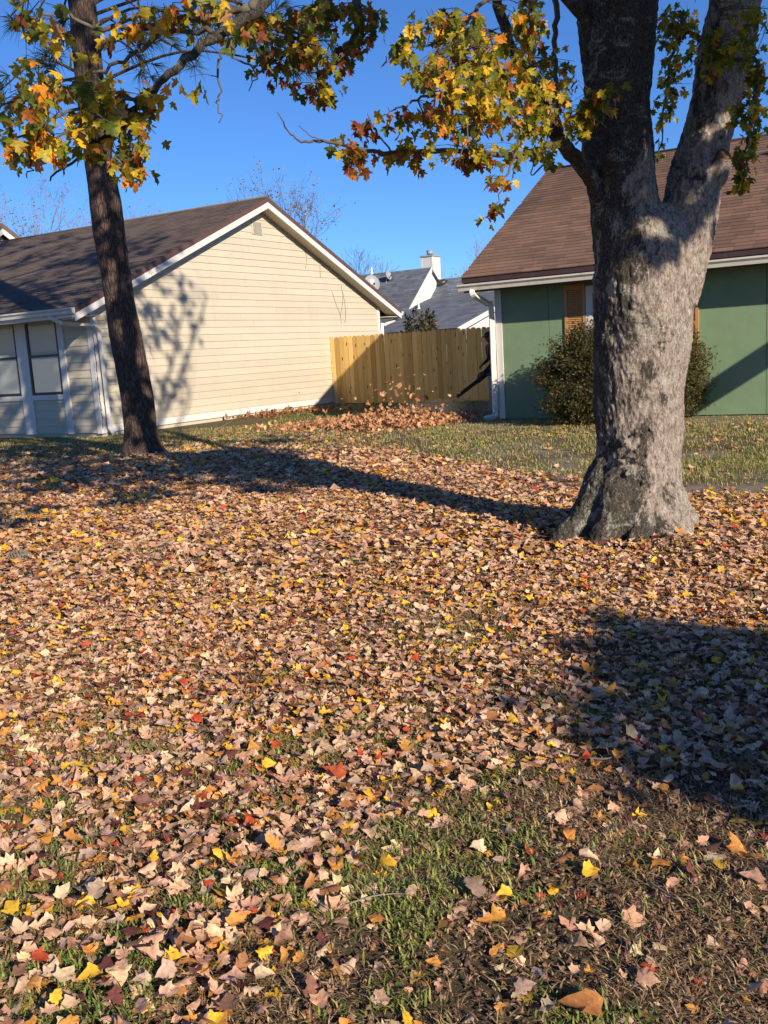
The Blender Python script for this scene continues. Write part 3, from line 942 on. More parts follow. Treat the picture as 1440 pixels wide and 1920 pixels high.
# ------------------------------------------------------------------ blue-grey house behind the fence
FG = at(888, 592, 42.0)
def Fh(s, q, z):
    """s away from us, q to the right"""
    return Vector((FG.x, FG.y, 0)) + U1 * s - U2 * q + UZ * z
def build_blue_house():
    H = empty('blue_roof_house', Fh(0, -4, 0), 'pale house with blue-grey shingle roofs rising behind the wooden fence', 'house')
    # lower wing: shallow porch roof breaking into a steep roof
    zA = 2.28; k1 = 0.2347; k2 = 0.81
    zs = lambda s: zA + k1 * (s + 1.99)
    zb = zs(4.97)
    zr = zb + k2 * (6.15 - 4.97)
    q = MB()
    prof = [(-2.3, zs(-2.3)), (4.97, zb), (6.15, zr), (7.4, zr - 0.8), (7.4, zr - 1.0), (6.15, zr - 0.2), (4.97, zb - 0.14), (-2.3, zs(-2.3) - 0.14)]
    q.prism([Fh(s, 0.35, z) for s, z in prof], [Fh(s, -9.0, z) for s, z in prof])
    roof = q.build('lower_roof', M['blackish'], H)
    c1 = math.sqrt(1 + k1 * k1); c2 = math.sqrt(1 + k2 * k2)
    sm = MB()
    f1 = lambda a, d: Fh(-2.32 + d / c1, a, zs(-2.32 + d / c1))
    n1 = (U1 * (-k1) + UZ).normalized()
    for k, x0, x1, d0, d1, tone in shingle_mesh(f1, -9, 0.36, 7.29 * c1, 0.15, 0.34, seed=21):
        add_shingle(sm, f1, n1, x0, x1, d0, d1, tone)
    f2 = lambda a, d: Fh(4.97 + d / c2, a, zb + k2 * d / c2)
    n2 = (U1 * (-k2) + UZ).normalized()
    for k, x0, x1, d0, d1, tone in shingle_mesh(f2, -9, 0.36, 1.18 * c2, 0.15, 0.34, seed=22):
        add_shingle(sm, f2, n2, x0, x1, d0, d1, tone)
    tag(sm.build('shingle_courses', M['shingle_blue'], roof), kind='stuff')
    # white rake and gable wall at its right end
    def strip(qv, s0, s1, zf, dn, up, nm, off=0.03):
        w = MB()
        lo = [Fh(s0, qv, zf(s0) - dn), Fh(s1, qv, zf(s1) - dn), Fh(s1, qv + off, zf(s1) - dn), Fh(s0, qv + off, zf(s0) - dn)]
        hi = [Fh(s0, qv, zf(s0) - up), Fh(s1, qv, zf(s1) - up), Fh(s1, qv + off, zf(s1) - up), Fh(s0, qv + off, zf(s0) - up)]
        w.hexa(lo, hi); w.build(nm, M['white'], H)
    strip(0.352, -2.32, 4.97, zs, 0.2, -0.015, 'rake_board')
    z2 = lambda s: zb + k2 * (s - 4.97)
    strip(0.352, 4.972, 6.15, z2, 0.22, -0.015, 'rake_board')
    w = MB()
    wp = [(-1.9, 0.0), (7.2, 0.0), (7.2, zr - 1.0), (6.15, zr - 0.25), (4.97, zb - 0.2), (-1.9, zs(-1.9) - 0.2)]
    w.prism([Fh(s, 0.05, z) for s, z in wp], [Fh(s, -9.0, z) for s, z in wp])
    w.build('wall', M['greywhite'], H)
    # battens on that gable
    for s in np.arange(-1.6, 4.9, 0.41):
        one_box('batten', M['white'], H, Fh, s, s + 0.05, 0.051, 0.075, 0.02, zs(s) - 0.22)
    # upper wing on the left, rising out of the lower roof
    kz = lambda s: 3.35 + k2 * (s - 2.56)
    qe = -4.6
    q = MB()
    prof = [(2.3, kz(2.3)), (5.1, kz(5.1)), (7.6, kz(5.1) - 2.0), (7.6, kz(5.1) - 2.2), (5.1, kz(5.1) - 0.2), (2.3, kz(2.3) - 0.15)]
    q.prism([Fh(s, qe, z) for s, z in prof], [Fh(s, -16, z) for s, z in prof])
    roof2 = q.build('upper_roof', M['blackish'], H)
    sm = MB()
    f3 = lambda a, d: Fh(2.3 + d / c2, a, kz(2.3 + d / c2))
    for k, x0, x1, d0, d1, tone in shingle_mesh(f3, -16, qe + 0.01, 2.8 * c2, 0.15, 0.34, seed=23):
        add_shingle(sm, f3, n2, x0, x1, d0, d1, tone)
    tag(sm.build('shingle_courses', M['shingle_blue'], roof2), kind='stuff')
    strip(qe + 0.012, 2.3, 5.1, kz, 0.24, -0.02, 'rake_board')
    w = MB()
    wp = [(2.35, 2.0), (7.4, 2.0), (7.4, kz(5.1) - 2.1), (5.1, kz(5.1) - 0.22), (2.35, kz(2.35) - 0.17)]
    w.prism([Fh(s, qe - 0.05, z) for s, z in wp], [Fh(s, -15.8, z) for s, z in wp])
    w.build('wall', M['greywhite'], H)
    # chimney chase with corner boards and a metal cap
    C0 = on_plane(813, 538, Fh(4.97, 0, zb), U1 * (-k2) + UZ)
    def Ch(a, b, z): return Vector((C0.x, C0.y, 0)) - U2 * (a - 0.33) + U1 * (b + 0.42) + UZ * z
    zt_ = at(813, 480, C0.y).z
    ch = one_box('chimney', M['greywhite'], H, Ch, -0.31, 0.33, -0.42, 0.42, 2.6, zt_)
    for a in (-0.32, 0.25):
        for b in (-0.43, 0.34):
            one_box('corner_board', M['white'], ch, Ch, a, a + 0.09, b, b + 0.09, 2.61, zt_ - 0.001)
    one_box('chimney_top', M['metal'], ch, Ch, -0.36, 0.38, -0.47, 0.47, zt_ + 0.002, zt_ + 0.07)
    m = MB(); m.tube([Ch(0, 0, zt_ + 0.07), Ch(0, 0, zt_ + 0.14)], 0.11, 14); m.tube([Ch(0, 0, zt_ + 0.14), Ch(0, 0, zt_ + 0.30)], 0.17, 14); m.tube([Ch(0, 0, zt_ + 0.30), Ch(0, 0, zt_ + 0.33)], 0.19, 14)
    m.build('chimney_cap', M['metal'], ch)
    # plumbing vents, roof vent, skylight
    def pipe(P, h, r=0.05):
        m = MB(); m.tube([P - UZ * 0.15, P + UZ * h], r, 10); m.tube([P - UZ * 0.12, P + UZ * 0.04], r * 1.9, 10); m.build('vent_pipe', M['white'], H)
    pn = U1 * (-k2) + UZ
    b2 = Fh(2.56, qe, 3.35)
    pipe(on_plane(697, 513, b2, pn), 0.3)
    pipe(on_plane(785, 579, Fh(4.97, 0, zb), U1 * (-k1) + UZ), 0.28)
    P = on_plane(828, 533, Fh(4.97, 0, zb), pn)
    m = MB(); m.tube([P + Vector((-0.28, 0, -0.12)), P + Vector((-0.1, -0.02, 0.03)), P + Vector((0.15, -0.02, 0.1)), P + Vector((0.32, 0, 0.12))], [0.05, 0.17, 0.15, 0.04], 8); m.build('roof_vent', M['blackish'], H)
    P = on_plane(748, 572, Fh(4.97, 0, zb), U1 * (-k1) + UZ)
    m = MB(); lo = [P + (-U2) * a + U1 * b + UZ * (k1 * b + 0.02) for a, b in ((-0.5, -0.35), (0.5, -0.35), (0.5, 0.35), (-0.5, 0.35))]
    m.hexa(lo, [p + UZ * 0.12 for p in lo]); sk = m.build('skylight', M['white'], H)
    lo2 = [P + (-U2) * a + U1 * b + UZ * (k1 * b + 0.142) for a, b in ((-0.44, -0.3), (0.44, -0.3), (0.44, 0.3), (-0.44, 0.3))]
    m = MB(); m.hexa(lo2, [p + UZ * 0.01 for p in lo2]); m.build('pane', M['glass'], sk)
    # two satellite dishes
    def dish(P, r, lab, tilt):
        D = empty('satellite_dish', P, lab, 'satellite dish')
        m = MB(); nrm = Vector(tilt).normalized(); x = nrm.cross(UZ).normalized(); y = x.cross(nrm)
        rings = 5; n = 20; vs = [P]; fs = []
        for j in range(1, rings + 1):
            rr = r * j / rings
            for k in range(n):
                t = 2 * math.pi * k / n
                vs.append(P + x * rr * math.cos(t) + y * rr * 1.08 * math.sin(t) + nrm * 0.3 * rr * rr / r)
        for k in range(n): fs.append((0, 1 + k, 1 + (k + 1) % n))
        for j in range(rings - 1):
            for k in range(n):
                a = 1 + j * n
                fs.append((a + k, a + n + k, a + n + (k + 1) % n, a + (k + 1) % n))
        m.add(vs, fs, True); m.build('reflector', M['metal'], D)
        m = MB(); m.tube([P - y * r, P + nrm * r * 0.9 - y * r * 0.35], 0.02, 6); m.build('arm', M['metal'], D)
        m = MB(); m.tube([P + nrm * r * 0.85 - y * r * 0.38, P + nrm * r * 1.0 - y * r * 0.3], 0.05, 8); m.build('receiver', M['plastic_black'], D)
        m = MB(); m.tube([P - nrm * 0.02, P - nrm * 0.12 - UZ * 0.25, P - nrm * 0.14 - UZ * 0.75], 0.028, 8); m.build('mast', M['metal'], D)
    Pd = on_plane(697, 540, b2, pn)
    dish(Pd + Vector((0.0, -0.6, 0.15)), 0.40, 'round grey satellite dish half hidden behind the cream gable', (0.35, -1, 0.35))
    Pd = on_plane(727, 523, b2, pn)
    dish(Pd + Vector((0.0, -0.3, 0.15)), 0.22, 'small beige satellite dish standing alone on the blue-grey roof', (0.9, -0.7, 0.3))
build_blue_house()

# ------------------------------------------------------------------ small gabled wing beyond the cream roof, far left
def build_left_wing():
    A = at(4, 418, 31.0)
    def W(a, b, z): return Vector((A.x, A.y, A.z)) + U1 * a + U2 * b + UZ * z
    H = empty('white_gabled_wing', W(0, 0, -A.z), 'white gabled house wing peeking over the cream house roof at left', 'house')
    ms = 0.62
    q = MB()
    p = [(-3, -A.z), (3, -A.z), (3, -ms * 3 - 0.3), (0, -0.3), (-3, -ms * 3 - 0.3)]
    q.prism([W(a, 0.3, z) for a, z in p], [W(a, 9, z) for a, z in p]); q.build('wall', M['greywhite'], H)
    for sg in (-1, 1):
        q = MB()
        P = [(0, 0.0), (sg * 3.4, -ms * 3.4), (sg * 3.4, -ms * 3.4 - 0.16), (0, -0.16)]
        q.prism([W(a, 0, z) for a, z in P], [W(a, 9, z) for a, z in P]); q.build('roof', M['shingle_brown'], H)
        q = MB()
        P = [(0, -0.162), (sg * 3.36, -ms * 3.36 - 0.162), (sg * 3.36, -ms * 3.36 - 0.34), (0, -0.34)]
        q.prism([W(a, 0.01, z) for a, z in P], [W(a, 0.05, z) for a, z in P]); q.build('rake_board', M['white'], H)
    for k in range(12):
        z = -3.4 + k * 0.26
        hw = min(3.0, (-0.36 - (z + 0.25)) / ms)
        if hw > 0.1:
            q = MB(); q.hexa([W(-hw, 0.298, z), W(hw, 0.298, z), W(hw, 0.27, z), W(-hw, 0.27, z)], [W(-hw, 0.298, z + .255), W(hw, 0.298, z + .255), W(hw, 0.29, z + .255), W(-hw, 0.29, z + .255)])
            q.build('siding_board', M['greywhite'], H)
build_left_wing()

# ------------------------------------------------------------------ leaf shapes
def leaf_template(kind, curl, bend, seed, jit=1.0):
    """maple leaf: base at origin, tip near +Y, unit length, rolled about its midrib (curl) and along it (bend)"""
    r = random.Random(seed)
    if kind == 'hi':
        half = [(0.15, -0.05), (0.33, 0.0), (0.34, 0.13), (0.54, 0.34), (0.48, 0.44), (0.34, 0.46), (0.29, 0.60), (0.14, 0.80)]
        c = (0.0, 0.32)
    elif kind == 'live':
        half = [(0.13, -0.06), (0.36, -0.02), (0.25, 0.14), (0.40, 0.22), (0.60, 0.40), (0.42, 0.42), (0.21, 0.45), (0.24, 0.62), (0.25, 0.74), (0.11, 0.80)]
        c = (0.0, 0.30)
    elif kind == 'lo':
        half = [(0.30, -0.02), (0.30, 0.14), (0.52, 0.40), (0.28, 0.56)]
        c = (0.0, 0.32)
    else:   # longer oak-like leaf
        half = [(0.12, 0.05), (0.24, 0.2), (0.22, 0.33), (0.30, 0.46), (0.22, 0.6), (0.2, 0.75), (0.1, 0.9)]
        c = (0.0, 0.45)
    P = [(0, 0)] + [(x * r.uniform(1 - 0.16 * jit, 1 + 0.12 * jit), y + r.uniform(-0.04, 0.04) * jit) for x, y in half] + [(r.uniform(-0.08, 0.08), 1.0)] + [(-x * r.uniform(1 - 0.16 * jit, 1 + 0.12 * jit), y + r.uniform(-0.04, 0.04) * jit) for x, y in reversed(half)]
    V = [c] + P
    out = []
    kx = curl if abs(curl) > 1e-3 else 1e-3
    ky = bend if abs(bend) > 1e-3 else 1e-3
    tw = r.uniform(-0.5, 0.5)
    for x, y in V:
        k2 = kx * (1 + tw * (y - 0.4))
        X = math.sin(k2 * x) / k2; z1 = (1 - math.cos(k2 * x)) / k2
        yy = y - 0.35
        Y = math.sin(ky * yy) / ky + 0.35; z2 = (1 - math.cos(ky * yy)) / ky
        out.append((X, Y, z1 + z2 + r.uniform(-0.03, 0.03)))
    n = len(P)
    T = [(0, 1 + i, 1 + (i + 1) % n) for i in range(n)]
    return np.array(out), np.array(T)
def leaf_batch(temps, pos, ydir, nrm, size, col):
    """temps: list of templates; returns V,T,C arrays"""
    N = len(pos)
    which = rng.integers(0, len(temps), N)
    y = ydir / np.linalg.norm(ydir, axis=1, keepdims=True)
    x = np.cross(y, nrm); x /= np.maximum(np.linalg.norm(x, axis=1, keepdims=True), 1e-6)
    z = np.cross(x, y)
    Vs, Ts, Cs = [], [], []
    off = 0
    for k, (tv, tt) in enumerate(temps):
        idx = np.where(which == k)[0]
        if not len(idx): continue
        q = tv[None, :, :] * size[idx][:, None, None]
        W = pos[idx][:, None, :] + q[:, :, 0:1] * x[idx][:, None, :] + q[:, :, 1:2] * y[idx][:, None, :] + q[:, :, 2:3] * z[idx][:, None, :]
        nv = tv.shape[0]
        Vs.append(W.reshape(-1, 3))
        Ts.append((tt[None] + (np.arange(len(idx)) * nv)[:, None, None] + off).reshape(-1, 3))
        shade = rng.uniform(0.72, 1.14, (len(idx), nv, 1))
        Cs.append((col[idx][:, None, :] * shade).reshape(-1, 3))
        off += len(idx) * nv
    return np.concatenate(Vs), np.concatenate(Ts), np.concatenate(Cs)
HANG = [leaf_template('live', c, b, i) for i, (c, b) in enumerate([(0.9, -0.6), (-0.9, -0.8), (1.5, -0.3), (0.3, -1.2)])]
HANG_LO = [leaf_template('lo', c, b, i) for i, (c, b) in enumerate([(0.7, -0.5), (-0.9, -0.7), (1.3, -0.3)])]
_r = random.Random(99)
DRY = [leaf_template(_r.choice(['hi', 'hi', 'live', 'oak']), _r.choice([-1, 1, 1]) * _r.uniform(0.3, 3.0), _r.uniform(-1.2, 1.6), 20 + i, _r.uniform(1.0, 2.2)) for i in range(18)]
DRY_LO = [leaf_template('lo', _r.choice([-1, 1, 1]) * _r.uniform(0.3, 2.6), _r.uniform(-1.2, 1.5), 140 + i, _r.uniform(1.0, 2.0)) for i in range(12)]
OAK = [leaf_template('oak', c, b, 60 + i) for i, (c, b) in enumerate([(2.4, 0.8), (-2.0, 1.0), (3.4, -0.4)])]
def pick_cols(pal, w, n, jit=0.14):
    pal = np.array(pal); w = np.array(w, float); w /= w.sum()
    c = pal[rng.choice(len(pal), n, p=w)]
    return np.clip(c * rng.uniform(1 - jit, 1 + jit, (n, 1)) * rng.uniform(1 - jit * .4, 1 + jit * .4, (n, 3)), 0.003, 0.95)
def unit_rand(n):
    v = rng.normal(size=(n, 3))
    return v / np.linalg.norm(v, axis=1, keepdims=True)

# ------------------------------------------------------------------ the big maple
PAL_LIVE = [(0.11, 0.145, 0.02), (0.24, 0.25, 0.025), (0.50, 0.39, 0.03), (0.80, 0.53, 0.035), (0.80, 0.32, 0.03), (0.42, 0.14, 0.03), (0.22, 0.065, 0.025), (0.56, 0.34, 0.16)]
W_LEFT = [2.0, 2.6, 3.0, 2.8, 1.8, 1.0, 0.5, 0.6]
W_MID = [2.6, 2.6, 1.6, 0.4, 0.3, 1.2, 1.6, 0.2]
W_RIGHT = [2.4, 3.2, 3.0, 2.0, 0.9, 0.6, 0.5, 0.3]
W_TIP = [1.2, 1.0, 1.4, 0.6, 0.6, 1.8, 1.8, 0.2]
W_GREEN = [3.4, 3.6, 2.2, 0.8, 0.2, 0.2, 0.1, 0.1]

def build_maple():
    H = empty('maple_tree', TREE, 'large forked maple with mottled grey bark and turning leaves in front', 'tree')
    YT = TREE.y
    def ringdef(rows):
        pts, rad = [], []
        for y, l, r in rows:
            c = at((l + r) / 2, y, YT)
            depth = -(CAM_R.transposed() @ (c - CAMP)).z
            pts.append(c); rad.append((r - l) / 2 * depth / FPX)
        return pts, rad
    trunk = [(1060, 1092, 1282), (1000, 1096, 1284), (950, 1104, 1280), (900, 1116, 1276), (850, 1118, 1274), (800, 1118, 1277), (700, 1117, 1283), (600, 1114, 1294), (520, 1112, 1304), (460, 1118, 1300), (415, 1150, 1290), (385, 1180, 1262)]
    left = [(560, 1116, 1262), (500, 1110, 1256), (430, 1105, 1248), (350, 1100, 1228), (300, 1095, 1222), (200, 1093, 1222), (100, 1090, 1228), (0, 1082, 1238), (-120, 1070, 1200), (-300, 1040, 1130), (-600, 980, 1040)]
    right = [(560, 1176, 1308), (500, 1198, 1326), (430, 1222, 1348), (350, 1246, 1362), (290, 1266, 1378), (187, 1293, 1402), (83, 1313, 1426), (0, 1338, 1448), (-120, 1380, 1470), (-300, 1440, 1510), (-560, 1520, 1570)]
    m = MB()
    stems = {}
    for nm, rows in (('t', trunk), ('l', left), ('r', right)):
        p, r = ringdef(rows)
        if nm == 'r':
            p = [q + Vector((0, 0.10 * i / 9, 0)) for i, q in enumerate(p)]
        if nm == 'r': r = [q * max(0.85, 1.0 - 0.035 * i) for i, q in enumerate(r)]
        if nm == 'l': r = [q * 0.95 for q in r]
        pp = smooth_path(p, 4); rr = lerp_list(r, len(pp))
        if nm == 't':
            pp[0].z = -0.25
        m.tube(pp, rr, 28)
        stems[nm] = (pp, rr)
    # root flares
    base = Vector((TREE.x, TREE.y, 0))
    def root(ang, reach, r0, h, r1=0.05, bendz=-0.06):
        d = Vector((math.cos(ang), math.sin(ang), 0))
        pts = smooth_path([base + d * 0.10 + UZ * (h + 0.25), base + d * 0.20 + UZ * h, base + d * (0.26 + reach * 0.35) + UZ * (h * 0.38), base + d * (0.3 + reach * 0.7) + UZ * 0.07, base + d * (0.3 + reach) + UZ * bendz], 4)
        m.tube(pts, lerp_list([0.10, r0, r0 * 0.86, r0 * 0.62, r1], len(pts)), 14)
    for ang, reach, r0, h in ((196, 0.30, 0.13, 0.42), (228, 0.15, 0.15, 0.34), (262, 0.12, 0.12, 0.26), (290, 0.10, 0.11, 0.24), (322, 0.07, 0.14, 0.30), (352, 0.08, 0.14, 0.36), (60, 0.3, 0.17, 0.34), (120, 0.3, 0.17, 0.34)):
        root(math.radians(ang), reach, r0, h)
    # branch collar with the scar on the right stem, burl on the lower trunk
    kn = at(1338, 300, YT - 0.06)
    m.tube([kn + Vector((-0.10, 0.10, -0.16)), kn + Vector((0.02, 0.0, -0.06)), kn + Vector((0.055, -0.055, 0.02))], [0.13, 0.105, 0.072], 16)
    rb = random.Random(5)
    for i in range(26):
        b = at(rb.gauss(1192, 18), rb.gauss(862, 26), YT - 0.285)
        rr = rb.uniform(0.012, 0.03)
        m.tube([b + Vector((0, 0.08, 0)), b + Vector((0, 0.01, 0)), b + Vector((rb.uniform(-.01, .01), -0.02, rb.uniform(-.01, .01)))], [rr * 1.3, rr, rr * 0.45], 7)
    for i in range(9):
        b = at(rb.gauss(1276, 3), 640 + i * 14 + rb.uniform(-5, 5), YT - 0.02)
        m.tube([b + Vector((-0.1, 0.02, 0)), b, b + Vector((0.018, -0.01, 0))], [0.05, 0.028, 0.012], 7)
    me = m.mesh('trunk_tubes')
    tmp = bpy.data.objects.new('tmp', me); COL.objects.link(tmp)
    md = tmp.modifiers.new('r', 'REMESH'); md.mode = 'VOXEL'; md.voxel_size = 0.0095; md.use_smooth_shade = True
    sm = tmp.modifiers.new('s', 'SMOOTH'); sm.factor = 0.5; sm.iterations = 5
    dg = bpy.context.evaluated_depsgraph_get(); dg.update()
    ev = tmp.evaluated_get(dg)
    me2 = bpy.data.meshes.new_from_object(ev)
    bpy.data.objects.remove(tmp)
    n = len(me2.vertices)
    co = np.empty(n * 3); me2.vertices.foreach_get('co', co); co = co.reshape(-1, 3)
    no = np.empty(n * 3); me2.vertices.foreach_get('normal', no); no = no.reshape(-1, 3)
    disp = np.empty(n)
    for i in range(n):
        x, y, z = co[i]
        d = 0.030 * mnoise.noise((x * 3.1, y * 3.1, z * 2.2)) + 0.016 * mnoise.noise((x * 9, y * 9, z * 3.2 + 5))
        if z < 4.5:
            d += 0.009 * (mnoise.noise((x * 24, y * 24, z * 10)) - 0.1) + 0.009 * mnoise.noise((x * 55, y * 55, z * 30))
        disp[i] = d
    co += no * disp[:, None]
    me2.vertices.foreach_set('co', co.ravel()); me2.update()
    me2.polygons.foreach_set('use_smooth', np.ones(len(me2.polygons), bool))
    me2.materials.clear(); me2.name = 'trunk'
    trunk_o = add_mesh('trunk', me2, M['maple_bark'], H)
    # scar heart
    q = MB()
    q.tube([kn + Vector((0.02, 0, -0.02)), kn + Vector((0.058, -0.058, 0.024))], [0.05, 0.046], 14)
    q.build('branch_scar', M['scar'], trunk_o)

    # ---- limbs and twigs: (points in photo px with depth, radii)
    skel = []      # points leaves can hang from: (pos, limb index)
    limb_mb = {}
    def limb(pts, r0, r1, name='branch', mat='twig', wob=0.012, n=8):
        P = []
        for p in pts:
            P.append(at(*p) if (len(p) == 3 and not isinstance(p, Vector)) else Vector(p))
        S = smooth_path(P, 5)
        rl = random.Random(len(skel))
        S = [S[0]] + [s + Vector((rl.uniform(-wob, wob), rl.uniform(-wob, wob), rl.uniform(-wob, wob))) for s in S[1:]]
        q = MB(); q.tube(S, lerp_list([r0, r1], len(S)), n)
        q.build(name, M[mat], H)
        for s in S[1:]:
            skel.append(s)
        return S
    lp = stems['l'][0]; rp = stems['r'][0]
    # long low limb leaving the left stem above the picture and sweeping left and toward us
    j0 = lp[len(lp) // 2 + 4]
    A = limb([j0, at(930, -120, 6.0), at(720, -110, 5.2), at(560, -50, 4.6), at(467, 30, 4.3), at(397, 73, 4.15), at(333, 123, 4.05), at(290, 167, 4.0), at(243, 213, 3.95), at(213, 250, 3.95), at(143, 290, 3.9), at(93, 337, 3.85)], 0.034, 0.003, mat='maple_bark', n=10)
    limb([at(467, 12, 4.3), at(400, 32, 4.3), at(320, 43, 4.25), at(247, 50, 4.2), at(180, 53, 4.15), at(110, 22, 4.1), at(40, 40, 4.0)], 0.018, 0.003)
    limb([at(560, -50, 4.6), at(500, -10, 4.45), at(467, 12, 4.3)], 0.02, 0.018)
    limb([at(397, 60, 4.2), at(317, 57, 4.3), at(253, 100, 4.3), at(200, 133, 4.2), at(120, 150, 4.0), at(40, 190, 3.8), at(-30, 200, 3.7)], 0.011, 0.003)
    limb([at(290, 167, 4.0), at(220, 190, 3.9), at(150, 200, 3.75), at(60, 250, 3.65), at(10, 265, 3.6)], 0.009, 0.003)
    limb([at(243, 213, 3.95), at(243, 247, 3.9), at(250, 285, 3.9), at(257, 310, 3.9), at(232, 360, 3.9)], 0.008, 0.002)
    limb([at(447, 55, 4.25), at(425, 90, 4.2), at(412, 115, 4.2), at(412, 180, 4.2), at(408, 200, 4.2), at(417, 230, 4.2)], 0.007, 0.002)
    limb([at(440, 60, 4.2), at(440, 110, 4.1), at(480, 135, 4.3), at(470, 165, 4.3)], 0.006, 0.002)
    limb([at(213, 250, 3.95), at(180, 225, 3.9), at(140, 235, 3.8), at(80, 290, 3.75), at(40, 310, 3.7)], 0.007, 0.002)
    limb([at(75, 270, 3.75), at(62, 300, 3.75), at(52, 335, 3.75)], 0.005, 0.002)
    # middle limbs
    B = limb([lp[len(lp) // 2 + 8], at(900, -160, 6.4), at(720, -80, 5.9), at(672, -20, 5.6), at(675, 30, 5.55), at(652, 95, 5.5), at(615, 135, 5.5), at(605, 160, 5.5), at(590, 188, 5.5)], 0.04, 0.003)
    limb([at(720, -80, 5.9), at(640, -30, 5.6), at(600, 30, 5.5), at(555, 85, 5.4), at(490, 130, 5.4), at(470, 150, 5.4)], 0.022, 0.003)
    limb([at(652, 95, 5.5), at(690, 60, 5.5), at(712, 20, 5.5)], 0.008, 0.003)
    # right side limb and its long drooping twigs
    stub = [at(1165, 420, YT - 0.02), at(1125, 365, YT - 0.08), at(1096, 316, YT - 0.16), at(1050, 262, YT - 0.28), at(1005, 190, 6.1), at(960, 90, 6.0), at(930, -10, 5.95), at(900, -140, 5.9)]
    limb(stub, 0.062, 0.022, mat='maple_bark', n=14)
    limb([at(1050, 262, YT - 0.28), at(1010, 280, 5.9), at(960, 291, 5.6), at(880, 283, 5.3), at(800, 284, 5.1), at(720, 286, 4.9), at(645, 272, 4.75), at(608, 266, 4.7), at(565, 264, 4.65), at(540, 245, 4.65), at(520, 210, 4.65)], 0.018, 0.0022, wob=0.006)
    limb([at(612, 266, 4.7), at(585, 256, 4.65), at(560, 236, 4.65)], 0.004, 0.0018, wob=0.003)
    limb([at(735, 285, 4.9), at(715, 260, 4.9), at(700, 240, 4.9), at(688, 212, 4.9)], 0.005, 0.0018, wob=0.003)
    limb([at(1005, 190, 6.1), at(960, 170, 5.7), at(900, 165, 5.3), at(850, 178, 5.0), at(790, 185, 4.8), at(745, 205, 4.7), at(720, 212, 4.7)], 0.014, 0.002)
    limb([at(960, 90, 6.0), at(920, 60, 5.6), at(870, 72, 5.2), at(800, 86, 5.0), at(740, 90, 4.9)], 0.014, 0.002, wob=0.006)
    limb([at(930, -10, 5.95), at(890, 20, 5.4), at(850, 80, 4.8), at(840, 140, 4.5), at(820, 200, 4.4)], 0.014, 0.003)
    limb([at(920, 60, 5.6), at(905, 120, 5.0), at(900, 190, 4.8), at(880, 240, 4.7), at(850, 320, 4.7)], 0.010, 0.002)
    limb([at(1005, 190, 6.1), at(985, 230, 5.6), at(960, 300, 5.4), at(940, 350, 5.3), at(925, 405, 5.3)], 0.011, 0.002)
    limb([at(1005, 190, 6.1), at(1000, 120, 5.6), at(990, 50, 5.3), at(1000, -30, 5.2)], 0.012, 0.006)
    limb([at(1040, 110, 6.6), at(1042, 50, 6.6), at(1040, -40, 6.6)], 0.016, 0.02)
    limb([at(1050, 262, YT - 0.28), at(1045, 200, 6.4), at(1040, 110, 6.6)], 0.02, 0.016)
    limb([at(1098, 318, 6.32), at(1090, 250, 6.1), at(1100, 200, 5.95), at(1130, 165, 5.85)], 0.009, 0.003)
    limb([at(1050, 262, 6.2), at(1030, 290, 6.0), at(1000, 330, 5.9), at(1000, 300, 5.7)], 0.007, 0.003)
    # behind and right of the stems
    limb([rp[len(rp) // 2 + 2], at(1300, 60, 7.2), at(1260, 100, 7.4), at(1245, 200, 7.5), at(1236, 300, 7.5)], 0.02, 0.003)
    limb([rp[len(rp) // 2 + 3], at(1420, 120, 6.1), at(1410, 220, 5.9), at(1395, 300, 5.85), at(1392, 350, 5.85)], 0.015, 0.003)
    limb([rp[len(rp) // 2], at(1345, 120, 6.15), at(1335, 60, 6.1), at(1330, -20, 6.0)], 0.015, 0.006)
    # big ascending limbs above the picture
    tops = []
    def asc(p0, p1, p2, p3, r):
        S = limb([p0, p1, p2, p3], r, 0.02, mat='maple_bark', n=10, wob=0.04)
        tops.append(S)
    lt = lp[-1]; rt = rp[-1]
    for i, (dx, dy, dz) in enumerate([(-2.6, -0.6, 3.0), (-1.2, 1.8, 4.2), (0.4, 0.2, 6.0), (0.2, -2.2, 3.6), (-2.2, 1.6, 2.4)]):
        asc(lt + Vector((0, 0, -0.3)), lt + Vector((dx * .3, dy * .3, dz * .35)), lt + Vector((dx * .7, dy * .7, dz * .7)), lt + Vector((dx, dy, dz)), 0.07)
    for i, (dx, dy, dz) in enumerate([(2.2, -0.4, 3.2), (1.0, 1.8, 4.4), (0.2, -1.8, 4.0), (2.0, 1.4, 5.0), (0.2, 0.0, 6.2)]):
        asc(rt + Vector((0, 0, -0.3)), rt + Vector((dx * .3, dy * .3, dz * .35)), rt + Vector((dx * .7, dy * .7, dz * .7)), rt + Vector((dx, dy, dz)), 0.065)
    limb([lp[len(lp) // 2 + 6], Vector((1.2, 4.9, 4.5)), Vector((0.7, 3.4, 4.2)), Vector((0.1, 2.0, 3.65)), Vector((-0.5, 1.6, 3.5))], 0.032, 0.006, mat='maple_bark', wob=0.02)
    limb([rp[len(rp) // 2 + 8], Vector((2.9, 5.4, 4.3)), Vector((3.1, 4.2, 4.2)), Vector((3.0, 3.0, 4.6)), Vector((3.0, 2.1, 4.9))], 0.04, 0.006, wob=0.02)
    limb([Vector((3.1, 4.2, 4.2)), Vector((3.7, 3.2, 4.7)), Vector((4.0, 2.4, 4.7)), Vector((4.3, 1.5, 4.5))], 0.03, 0.006, wob=0.02)
    limb([Vector((0.7, 3.4, 4.2)), Vector((1.4, 2.9, 4.6)), Vector((2.0, 2.6, 4.8))], 0.02, 0.006)
    limb([Vector((1.2, 4.9, 4.5)), Vector((0.0, 4.4, 4.6)), Vector((-1.4, 4.0, 4.5))], 0.025, 0.006)
    SK = np.array(skel)

